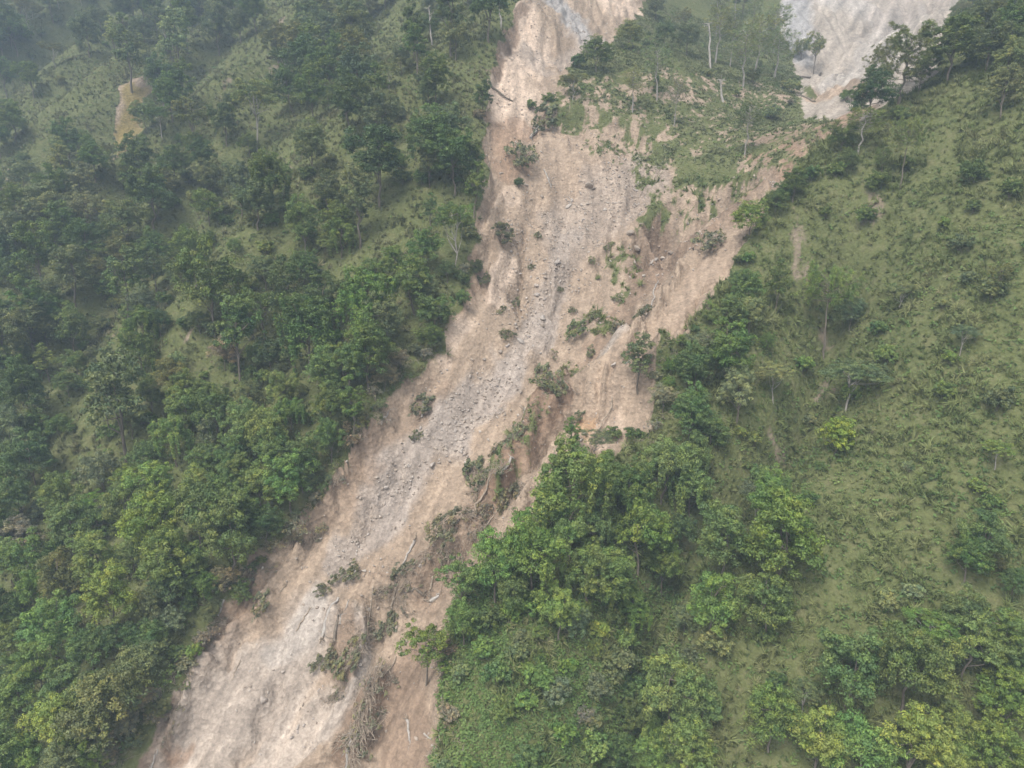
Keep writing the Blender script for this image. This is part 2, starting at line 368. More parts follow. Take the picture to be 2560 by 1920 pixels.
def leaf_material(name, trans=.2, rough=.55, spec=.3):
    mt, n, l, b = new_mat(name)
    oi = n.new('ShaderNodeObjectInfo'); va = nd(n, 'Attribute', attribute_name='var')
    sep = n.new('ShaderNodeSeparateColor'); l.new(va.outputs['Color'], sep.inputs[0])
    k = ramp(n, l, sep.outputs[0], [(0, (.50, .58, .62)), (.5, (.92, .95, .95)), (1, (1.55, 1.38, .95))])
    c = mixc(n, l, 1.0, oi.outputs['Color'], k, 'MULTIPLY')
    h = nd(n, 'HueSaturation'); l.new(c, h.inputs['Color'])
    mr = nd(n, 'MapRange'); l.new(sep.outputs[1], mr.inputs[0]); mr.inputs[3].default_value = .465; mr.inputs[4].default_value = .525
    l.new(mr.outputs[0], h.inputs['Hue'])
    l.new(h.outputs[0], b.inputs['Base Color']); b.inputs['Roughness'].default_value = rough; b.inputs['Specular IOR Level'].default_value = spec
    t = n.new('ShaderNodeBsdfTranslucent'); y = mixc(n, l, 1.0, h.outputs[0], (1.25, 1.2, .6), 'MULTIPLY'); l.new(y, t.inputs['Color'])
    mx = n.new('ShaderNodeMixShader'); mx.inputs[0].default_value = trans
    l.new(b.outputs[0], mx.inputs[1]); l.new(t.outputs[0], mx.inputs[2]); l.new(mx.outputs[0], n['Material Output'].inputs['Surface'])
    return mt
M_LEAF = leaf_material('leaves')

def bark_material(name, c1, c2, scale=3.0):
    mt, n, l, b = new_mat(name)
    tc = n.new('ShaderNodeTexCoord'); mp = n.new('ShaderNodeMapping'); mp.inputs['Scale'].default_value = (1, 1, .25)
    l.new(tc.outputs['Object'], mp.inputs[0])
    t = nd(n, 'TexNoise', Scale=scale, Detail=5.0); l.new(mp.outputs[0], t.inputs['Vector'])
    l.new(ramp(n, l, t.outputs[0], [(.3, c1), (.7, c2)]), b.inputs['Base Color']); b.inputs['Roughness'].default_value = .9
    bm = nd(n, 'Bump', Strength=.5, Distance=.1); l.new(t.outputs[0], bm.inputs['Height']); l.new(bm.outputs[0], b.inputs['Normal'])
    return mt
M_BARK = bark_material('bark', (.10, .08, .06), (.24, .20, .155))
M_PALE = bark_material('pale_bark', (.24, .21, .18), (.42, .385, .345))
M_TWIG = bark_material('dry_twigs', (.20, .155, .11), (.38, .31, .235))

def rock_material():
    mt, n, l, b = new_mat('rock')
    oi = n.new('ShaderNodeObjectInfo'); geo = n.new('ShaderNodeNewGeometry')
    t = nd(n, 'TexNoise', Scale=2.2, Detail=7.0, Roughness=.65); l.new(geo.outputs['Position'], t.inputs['Vector'])
    c0 = ramp(n, l, oi.outputs['Random'], [(0, (.285, .235, .19)), (.4, (.35, .287, .228)), (.75, (.37, .322, .283)), (1, (.44, .385, .33))])
    l.new(mixc(n, l, 1.0, c0, ramp(n, l, t.outputs[0], [(.3, .68), (.7, 1.2)]), 'MULTIPLY'), b.inputs['Base Color'])
    b.inputs['Roughness'].default_value = .92
    bm = nd(n, 'Bump', Strength=.6, Distance=.12); l.new(t.outputs[0], bm.inputs['Height']); l.new(bm.outputs[0], b.inputs['Normal'])
    return mt
M_ROCK = rock_material()

# ------------------------------------------------------------------ mesh helpers
def mesh_np(name, V, F, mat, smooth=False):
    """V (n,3); F (m,k) one polygon size"""
    V = np.ascontiguousarray(V, np.float32); F = np.ascontiguousarray(F, np.int32)
    me = bpy.data.meshes.new(name); k = F.shape[1]
    me.vertices.add(len(V)); me.vertices.foreach_set('co', V.ravel())
    me.loops.add(F.size); me.loops.foreach_set('vertex_index', F.ravel())
    me.polygons.add(len(F)); me.polygons.foreach_set('loop_start', np.arange(0, F.size, k, dtype=np.int32))
    if smooth: me.polygons.foreach_set('use_smooth', np.ones(len(F), bool))
    me.update(calc_edges=True)
    me.materials.append(mat)
    return me
def link(name, data, parent=None):
    o = bpy.data.objects.new(name, data); COL.objects.link(o)
    if parent: o.parent = parent
    return o
def tag(o, label, cat, group=None, kind=None):
    if label: o['label'] = label
    if cat: o['category'] = cat
    if group: o['group'] = group
    if kind: o['kind'] = kind
    return o

# ------------------------------------------------------------------ ground objects: hillside, landslide, upper scar
def terrain_piece(name, fmask):
    idx = np.arange(NV * NU).reshape(NV, NU)
    q = np.stack([idx[:-1, :-1], idx[:-1, 1:], idx[1:, 1:], idx[1:, :-1]], -1)[fmask]
    used, inv = np.unique(q, return_inverse=True)
    V = np.stack([TX.ravel()[used], TY.ravel()[used], TZ.ravel()[used]], -1)
    me = mesh_np(name, V, inv.reshape(-1, 4), M_GROUND, True)
    a = me.attributes.new('soil', 'FLOAT_COLOR', 'POINT'); a.data.foreach_set('color', np.c_[np.clip(colr[used], 0, 1), np.ones(len(used))].astype(np.float32).ravel())
    a = me.attributes.new('veg', 'FLOAT', 'POINT'); a.data.foreach_set('value', veg.ravel()[used].astype(np.float32))
    o = link(name, me); o['kind'] = 'structure'
    return o
fS = (dS > 0)[:-1, :-1]; f2 = (d2 > 0)[:-1, :-1] & ~fS
terrain_piece('hillside', ~(fS | f2))
tag(terrain_piece('landslide', fS), 'tan and grey landslide of bare soil and rubble running down the hill', None)
tag(terrain_piece('landslide_scar', f2), 'pale grey bare scar at the top right behind the wooded crest', None)
# ------------------------------------------------------------------ building blocks of plants
def tube(pts, rad, sides=6):
    pts = np.asarray(pts, float); n = len(pts); V = []; 
    up = np.array([0, 0, 1.0])
    for i in range(n):
        t = pts[min(i + 1, n - 1)] - pts[max(i - 1, 0)]; t = t / (np.linalg.norm(t) + 1e-9)
        a = np.cross(t, up if abs(t[2]) < .9 else np.array([1.0, 0, 0])); a /= np.linalg.norm(a) + 1e-9; b = np.cross(t, a)
        for k in range(sides):
            th = 2 * math.pi * k / sides
            V.append(pts[i] + rad[i] * (math.cos(th) * a + math.sin(th) * b))
    F = [(i * sides + k, i * sides + (k + 1) % sides, (i + 1) * sides + (k + 1) % sides, (i + 1) * sides + k) for i in range(n - 1) for k in range(sides)]
    return np.array(V), np.array(F)
def join(parts):
    Vs, Fs, o = [], [], 0
    for V, F in parts:
        Vs.append(V); Fs.append(F + o); o += len(V)
    return np.concatenate(Vs), np.concatenate(Fs)
def bent(rng, a, b, n=5, wob=.08):
    a = np.asarray(a, float); b = np.asarray(b, float); L = np.linalg.norm(b - a)
    t = np.linspace(0, 1, n)[:, None]
    p = a + (b - a) * t
    p[1:-1] += rng.normal(0, wob * L, (n - 2, 3)) * np.sin(np.pi * t[1:-1])
    return p
def nrm(v): return v / (np.linalg.norm(v, axis=-1, keepdims=True) + 1e-9)
def leaf_quads(rng, P, N, size, asp=.5, droop=.5):
    n = len(P); N = nrm(N + rng.normal(0, .45, (n, 3)))
    A = rng.normal(0, 1, (n, 3)); A[:, 2] -= droop * 1.5
    A = nrm(A - (A * N).sum(1, keepdims=True) * N); B = np.cross(N, A)
    s = size * rng.uniform(.6, 1.35, (n, 1))
    V = np.empty((n, 4, 3))
    V[:, 0] = P - A * s * .5; V[:, 1] = P + B * s * asp * .5 + N * s * .08; V[:, 2] = P + A * s * .5 - N * s * .18; V[:, 3] = P - B * s * asp * .5 + N * s * .08
    return V.reshape(-1, 3), np.arange(4 * n).reshape(n, 4)
def foliage_mesh(name, parts, var, mat=None):
    V, F = join(parts)
    me = mesh_np(name, V, F, mat or M_LEAF)
    a = me.attributes.new('var', 'FLOAT_COLOR', 'FACE')
    v = np.concatenate(var); a.data.foreach_set('color', np.c_[np.clip(v, 0, 1), np.zeros(len(v)), np.ones(len(v))].astype(np.float32).ravel())
    return me

def clump_leaves(rng, c, r, n, size, flat=.8, vsub=.5, hsub=.5, asp=.5, droop=.5):
    d = nrm(rng.normal(0, 1, (n, 3))); d[:, 2] = np.where(rng.random(n) < .72, np.abs(d[:, 2]), d[:, 2])
    rad = r * rng.uniform(.55, 1.08, (n, 1)) * np.array([1, 1, flat])
    P = c + d * rad
    V, F = leaf_quads(rng, P, d + np.array([0, 0, .3]), size, asp, droop)
    v = np.c_[.68 * vsub + .32 * rng.random(n), .6 * hsub + .4 * rng.random(n)]
    return (V, F), v

def broadleaf(seed, W, H, z0, nmain, rc, nsub, nleaf, lsize, flat=.8, shell=.45, limbs=9, asp=.5, strands=0, trunk_r=.2, multi=1, droop=.5, lean=.5, mat=None, squash=1.0):
    rng = np.random.default_rng(seed)
    cz = (z0 + H) / 2; rz = (H - z0) / 2 - rc * .6; rx = W / 2 - rc * .75
    mains = []; tries = 0
    ph = rng.uniform(0, 6.28, 4)
    while len(mains) < nmain and tries < 4000:
        tries += 1
        d = nrm(rng.normal(0, 1, 3)); th = math.atan2(d[1], d[0])
        k = rng.uniform(shell, 1) ** .7
        irr = 1 + .22 * math.sin(2 * th + ph[0] + 2 * d[2]) + .16 * math.sin(3 * th + ph[1]) + .1 * math.sin(5 * d[2] + ph[2])
        if d[2] < -.55: continue
        p = np.array([d[0] * rx * k * irr, d[1] * rx * k * irr, cz + d[2] * rz * k * min(irr, 1.1)])
        if all(np.linalg.norm((p - q) * (1, 1, 1.1)) > rc * .82 for q in mains) : mains.append(p)
    parts, var = [], []
    for p in mains:
        r = rc * rng.uniform(.75, 1.2); hs = rng.random()
        for _ in range(nsub):
            d = nrm(rng.normal(0, 1, 3) + np.array([0, 0, .35])); c = p + d * r * rng.uniform(.35, 1.05) * np.array([1, 1, squash])
            g, v = clump_leaves(rng, c, r * rng.uniform(.3, .6), int(nleaf * rng.uniform(.6, 1.3)), lsize, flat, rng.random(), hs, asp, droop)
            parts.append(g); var.append(v)
    for _ in range(strands):                               # creeper hanging down the outside of the crown
        p = mains[rng.integers(len(mains))]; L = rng.uniform(.15, .4) * H; hs = rng.random()
        out = nrm(np.array([p[0], p[1], 0.01]))
        for t in np.linspace(0, 1, 7):
            c = p + out * rc * .9 * (1 - .4 * t) - np.array([0, 0, t * L])
            if c[2] > .4:
                g, v = clump_leaves(rng, c, rc * .4 * (1.1 - .6 * t), int(nleaf * .6), lsize, 1.3, rng.random(), hs, asp, 1.2)
                parts.append(g); var.append(v)
    tr = []
    for mlt in range(multi):
        a0 = rng.normal(0, .18 * (multi > 1) * W * .3, 3); a0[2] = -.6
        top = np.array([rng.normal(0, .05 * W), rng.normal(0, .05 * W), z0 + .62 * (H - z0)])
        if multi > 1: top = mains[rng.integers(len(mains))] * np.array([.8, .8, .9])
        b = bent(rng, a0, top, 6, .05 * lean)
        tr.append(tube(b, np.linspace(trunk_r * H / 12, trunk_r * .35 * H / 12, 6), 7))
        order = rng.permutation(len(mains))[:max(2, limbs // multi)]
        for j in order:
            s = rng.integers(2, 6); q = bent(rng, b[s], mains[j], 4, .08)
            tr.append(tube(q, np.linspace(trunk_r * .42 * H / 12, trunk_r * .1 * H / 12, 4), 5))
    return foliage_mesh('crown', parts, var), mesh_np('trunk', *join(tr), mat or M_BARK, True)

def blades(rng, P, D, L, w, sag=.25):
    n = len(P); L = L * rng.uniform(.7, 1.2, (n, 1)); S = nrm(np.cross(D, rng.normal(0, 1, (n, 3))))
    V = np.empty((n, 4, 3)); tip = P + D * L - np.array([0, 0, 1.0]) * L * sag
    V[:, 0] = P - S * w * .5; V[:, 1] = P + S * w * .5; V[:, 2] = tip + S * w * .25; V[:, 3] = tip - S * w * .25
    return V.reshape(-1, 3), np.arange(4 * n).reshape(n, 4)

def pine(seed, W=8.0, H=17.0, z0=8.5, nbr=26, mat=None, tuft=12, flattop=.5, sparse=1.0):
    rng = np.random.default_rng(seed); parts, var, tr = [], [], []
    top = np.array([rng.normal(0, .3), rng.normal(0, .3), H * .95])
    tp = bent(rng, (0, 0, -.6), top, 9, .012); tr.append(tube(tp, np.linspace(.26, .06, 9), 7))
    zt = tp[:, 2]
    for i in range(nbr):
        f = (i + rng.random()) / nbr; z = z0 + (H * .95 - z0) * f
        o = np.array([np.interp(z, zt, tp[:, 0]), np.interp(z, zt, tp[:, 1]), z])
        th = i * 2.4 + rng.normal(0, .4)
        prof = math.sqrt(max(.04, 1 - abs((f - .35) / .75) ** 2)) if flattop < .7 else (.55 + .45 * math.sin(math.pi * min(1, f * 1.0 + .15)))
        L = W / 2 * prof * rng.uniform(.6, 1.1)
        e = o + np.array([math.cos(th) * L, math.sin(th) * L, L * (.12 + .55 * f) + rng.normal(0, .25)])
        q = bent(rng, o, e, 5, .05); tr.append(tube(q, np.linspace(.075, .025, 5), 4))
        tips = [(q[k] + rng.normal(0, .12, 3), nrm(q[k] - q[k - 1])) for k in (2, 3, 4)]
        for k in range(int(5 * sparse) + 2):
            s = q[rng.integers(2, 5)]; dd = nrm(nrm(e - o) * .8 + rng.normal(0, .6, 3) + np.array([0, 0, .35])); ln = rng.uniform(.5, 1.3) * W / 8
            tips.append((s + dd * ln, dd)); tr.append(tube(np.array([s, s + dd * ln]), [.02, .01], 3))
        hs = rng.random()
        for c, dd in tips:
            n = tuft; D = nrm(dd * .7 + rng.normal(0, .62, (n, 3)) + np.array([0, 0, .15]))
            g = blades(rng, c + rng.normal(0, .1, (n, 3)), D, .66, .085)
            parts.append(g); var.append(np.c_[.4 * rng.random() + .6 * rng.random(n), .6 * hs + .4 * rng.random(n)])
    return foliage_mesh('crown', parts, var), mesh_np('trunk', *join(tr), mat or M_PALE, True)

# kind -> nominal width, height, crown-centre fraction, list of (crown, trunk) meshes
KIND = {}
KIND['sal'] = (10, 14.5, .57, [broadleaf(100 + i, 10, 14.5, 2.0, 26, 1.7, 8, 74, .335, limbs=11) for i in range(6)])
KIND['vine'] = (10, 14.5, .55, [broadleaf(120 + i, 10, 14.5, 1.8, 23, 1.6, 8, 68, .33, limbs=8, strands=26) for i in range(4)])
KIND['dense'] = (10, 10.5, .50, [broadleaf(140 + i, 10, 10.5, .8, 27, 1.65, 7, 66, .31, flat=.75, limbs=8) for i in range(4)])
KIND['tall'] = (7, 14.0, .60, [broadleaf(160 + i, 7, 14, 2.2, 20, 1.35, 6, 60, .34, limbs=9) for i in range(4)])
KIND['open'] = (10, 12.0, .66, [broadleaf(180 + i, 10, 12, 4.4, 18, 1.45, 6, 52, .36, limbs=16, shell=.6) for i in range(3)])
KIND['feather'] = (10, 11.5, .72, [broadleaf(200 + i, 10, 11.5, 5.6, 26, 1.45, 7, 60, .30, flat=.42, limbs=13, asp=.35, squash=.45, mat=M_PALE) for i in range(3)])
KIND['pine'] = (8, 17.0, .74, [pine(220 + i, nbr=30) for i in range(4)] )
KIND['crestpine'] = (11, 13.0, .66, [pine(240 + i, W=11, H=13, z0=4.2, nbr=26, tuft=30, flattop=1.0, mat=M_BARK) for i in range(2)])
KIND['umbrella'] = (11, 15.0, .84, [pine(250, W=11, H=15, z0=10.4, nbr=30, tuft=22, flattop=.2, mat=M_BARK)])
KIND['bush'] = (5, 3.6, .45, [broadleaf(260 + i, 5, 3.6, .1, 15, 1.0, 5, 36, .36, limbs=6, multi=3, trunk_r=.16) for i in range(4)])
KIND['round'] = (5, 4.2, .5, [broadleaf(280 + i, 5, 4.2, .1, 22, .95, 6, 44, .26, limbs=6, multi=2, trunk_r=.2) for i in range(3)])
KIND['twiggy'] = (5, 3.8, .48, [broadleaf(300 + i, 5, 3.8, .3, 11, .8, 4, 16, .30, limbs=24, multi=4, trunk_r=.22, mat=M_TWIG) for i in range(3)])

TINT = dict(g=(0.136,0.201,0.062), d=(0.103,0.156,0.056), b=(0.167,0.253,0.065), y=(0.216,0.287,0.069), l=(0.245,0.289,0.130), t=(0.161,0.203,0.099), u=(0.276,0.249,0.170), o=(0.174,0.193,0.077), p=(0.216,0.233,0.112), e=(0.182,0.247,0.075), v=(.240,.315,.055))
LOOK = dict(g='mid green', d='dark green', b='bright green', y='bright yellowish', l='pale green', t='grey-green', u='dusty grey', o='olive green', p='faded green', e='yellowish green', v='vivid yellow-green')
NOUN = dict(sal=('broadleaf tree', 'broadleaf_tree'), vine=('creeper-hung tree', 'creeper_hung_tree'), dense=('bushy tree', 'bushy_tree'), tall=('slender tree', 'slender_tree'), open=('open-crowned tree', 'open_crowned_tree'),
            feather=('feathery tree', 'feathery_tree'), pine=('pale-trunked pine', 'pine_tree'), crestpine=('spreading pine', 'pine_tree'), umbrella=('umbrella-crowned pine', 'pine_tree'),
            bush=('leafy shrub', 'shrub'), round=('rounded shrub', 'shrub'), twiggy=('twiggy shrub', 'shrub'), brush=('dry branch heap', 'branch_heap'), fallen=('uprooted shrub', 'uprooted_shrub'))
def zone(x, y, d):
    if fieldat(dS, d[0], d[1]) > 0: return 'lying on the landslide' if False else 'on the landslide'
    ex = np.interp(y, [0, 250, 640, 840, 1045, 1275, 1500, 1750, 1920], [1300, 1215, 1185, 1100, 950, 790, 565, 425, 300])
    if x < ex: return 'on the slope left of the slide'
    if y < 440 and x < 2080: return 'on the grassy bench above the slide'
    if y > 1000 and x < 1640: return 'on the spur right of the slide'
    return 'on the grassy right-hand slope' 
GRP = {'on the slope left of the slide': 'left slope', 'on the grassy bench above the slide': 'upper bench', 'on the spur right of the slide': 'right spur', 'on the grassy right-hand slope': 'right slope', 'on the landslide': 'landslide'}
PLACED = []
BIG = ('sal', 'vine', 'dense', 'tall', 'open', 'feather')
WIDE = dict(fallen=1.3, brush=1.25)
prng = np.random.default_rng(7)
LANDMARKS, TODO = [], []
SHORT = {'broadleaf tree standing': 'the lone spur-crest tree', 'pale feathery tree': 'the feathery slide-edge tree', 'ragged dark pine': 'the ragged bench pine', 'wide-limbed pine': 'the wide-limbed crest pine', 'large dark broadleaf': "the crest's large dark tree", 'round dark tree on': 'the round crest tree', 'slim pine with': 'the slim long-trunked pine', 'round dark shrub': 'the round bare-patch shrub', 'bright green rounded': 'the bright rim tree', 'blue-grey shrub': 'the blue-grey shrub', 'large broad tree': 'the broad pale-trunked tree', 'big sunlit': 'the pale-clustered tree', 'large rounded bright': 'the rounded bright crown', 'biggest olive': 'the biggest olive crown', 'big creeper-hung': 'the big creeper-hung tree', 'slim creeper': 'the slim creeper-covered tree', 'thin leaning': 'the thin leaning tree', 'big bright tree': 'the big bright creeper tree', 'tall domed': 'the tall domed tree', 'full bright': 'the full bright crown', 'thin-crowned': 'the slide-overhanging tree', 'yellow-green small': 'the small yellow-green tree', 'very wide': 'the very wide leafy tree', 'pale silvery': 'the silvery round shrub', 'small blue-dark': 'the blue-dark round shrub', 'flat-topped': 'the flat-topped leaning pine', 'grey-green domed': 'the grey-green domed tree', 'vivid yellow': 'the vivid yellow-green bush', 'dark uprooted': 'the dark uprooted shrub', 'dark heap': 'the dark shrub heap', 'tall white': 'the tall white snag', 'short white': 'the short white snag', 'thin pale bare': "the rim's bare trunk", 'slim grey bare': 'the grey bare trunk'}
def short(l): return next(v for k, v in SHORT.items() if l.startswith(k))
def plant(x, y, w, kind, tint, label=None, asp=None, var=None):
    w *= WIDE.get(kind, 1)
    if kind in BIG: w *= np.interp(y, [600, 1300], [1.1, 1.22 if x < 1640 else 1.2])
    nw, nh, hc, meshes = KIND[kind]
    a = (asp or nh / nw) * prng.uniform(.93, 1.08)
    s, P = hit(x, y, hc * a * w / FPX)
    Wm = w / FPX * s; Hm = a * Wm
    g = zat(P[0], P[1])[0]
    crown, trunk = meshes[(prng.integers(len(meshes)) if var is None else var) % len(meshes)]
    noun, nm = NOUN[kind]
    e = link(nm, None); e.empty_display_size = .5
    e.location = (P[0], P[1], g); e.rotation_euler = (prng.normal(0, .03), prng.normal(0, .03), prng.uniform(0, 6.28))
    e.scale = (Wm / nw, Wm / nw, Hm / nh)
    if kind in ('fallen', 'brush'):                        # lies along the slope, pointing down the flow
        q = np.array([P[0], P[1]]); u1, v1 = flow(q[:1], q[1:]); i = int(np.argmin([np.hypot(*(q - (AXIS[k] + AXIS[k + 1]) / 2)) for k in range(len(AXIS) - 1)]))
        ax = AXIS[i + 1] - AXIS[i]; th = math.atan2(ax[1], ax[0]) + prng.normal(0, .45); X = np.array([math.cos(th), math.sin(th), 0])
        dx = .8; nx = (zat(P[0] - dx, P[1])[0] - zat(P[0] + dx, P[1])[0]) / (2 * dx); ny = (zat(P[0], P[1] - dx)[0] - zat(P[0], P[1] + dx)[0]) / (2 * dx)
        Z = nrm(np.array([nx, ny, 1.0])); Z = nrm(Z + np.array([0, 0, .4])); X = nrm(X - (X @ Z) * Z); Yv = np.cross(Z, X)
        e.rotation_euler = Matrix((X, Yv, Z)).transposed().to_euler(); e.scale = (Wm / nw * 1.25, Wm / nw * .75, Hm / nh * .75)
    c = np.array(TINT[tint]) * prng.uniform(.86, 1.16) * np.array([prng.uniform(.9, 1.12), 1, prng.uniform(.85, 1.15)])
    if kind in ('fallen', 'brush'): c = .4 * c + .6 * np.array([.205, .185, .125])       # mud-coated
    k = link('crown' if nm != 'shrub' else 'foliage', crown, e); k.color = (*c, 1)
    link('trunk' if nm != 'shrub' else 'stems', trunk, e)
    z = zone(x, y, P)
    if label: LANDMARKS.append((x, y, short(label)))
    else: TODO.append((e, x, y, LOOK[tint] + ' ' + noun, z))
    tag(e, label, {'shrub': 'shrub', 'pine_tree': 'pine tree', 'branch_heap': 'branches', 'uprooted_shrub': 'shrub'}.get(nm, 'tree'), nm.replace('_', ' ').replace('heap', 'heaps').replace('tree', 'trees').replace('shrub', 'shrubs') + ' of the ' + GRP[z])
    PLACED.append((x, y, w, P[0], P[1]))
    return e

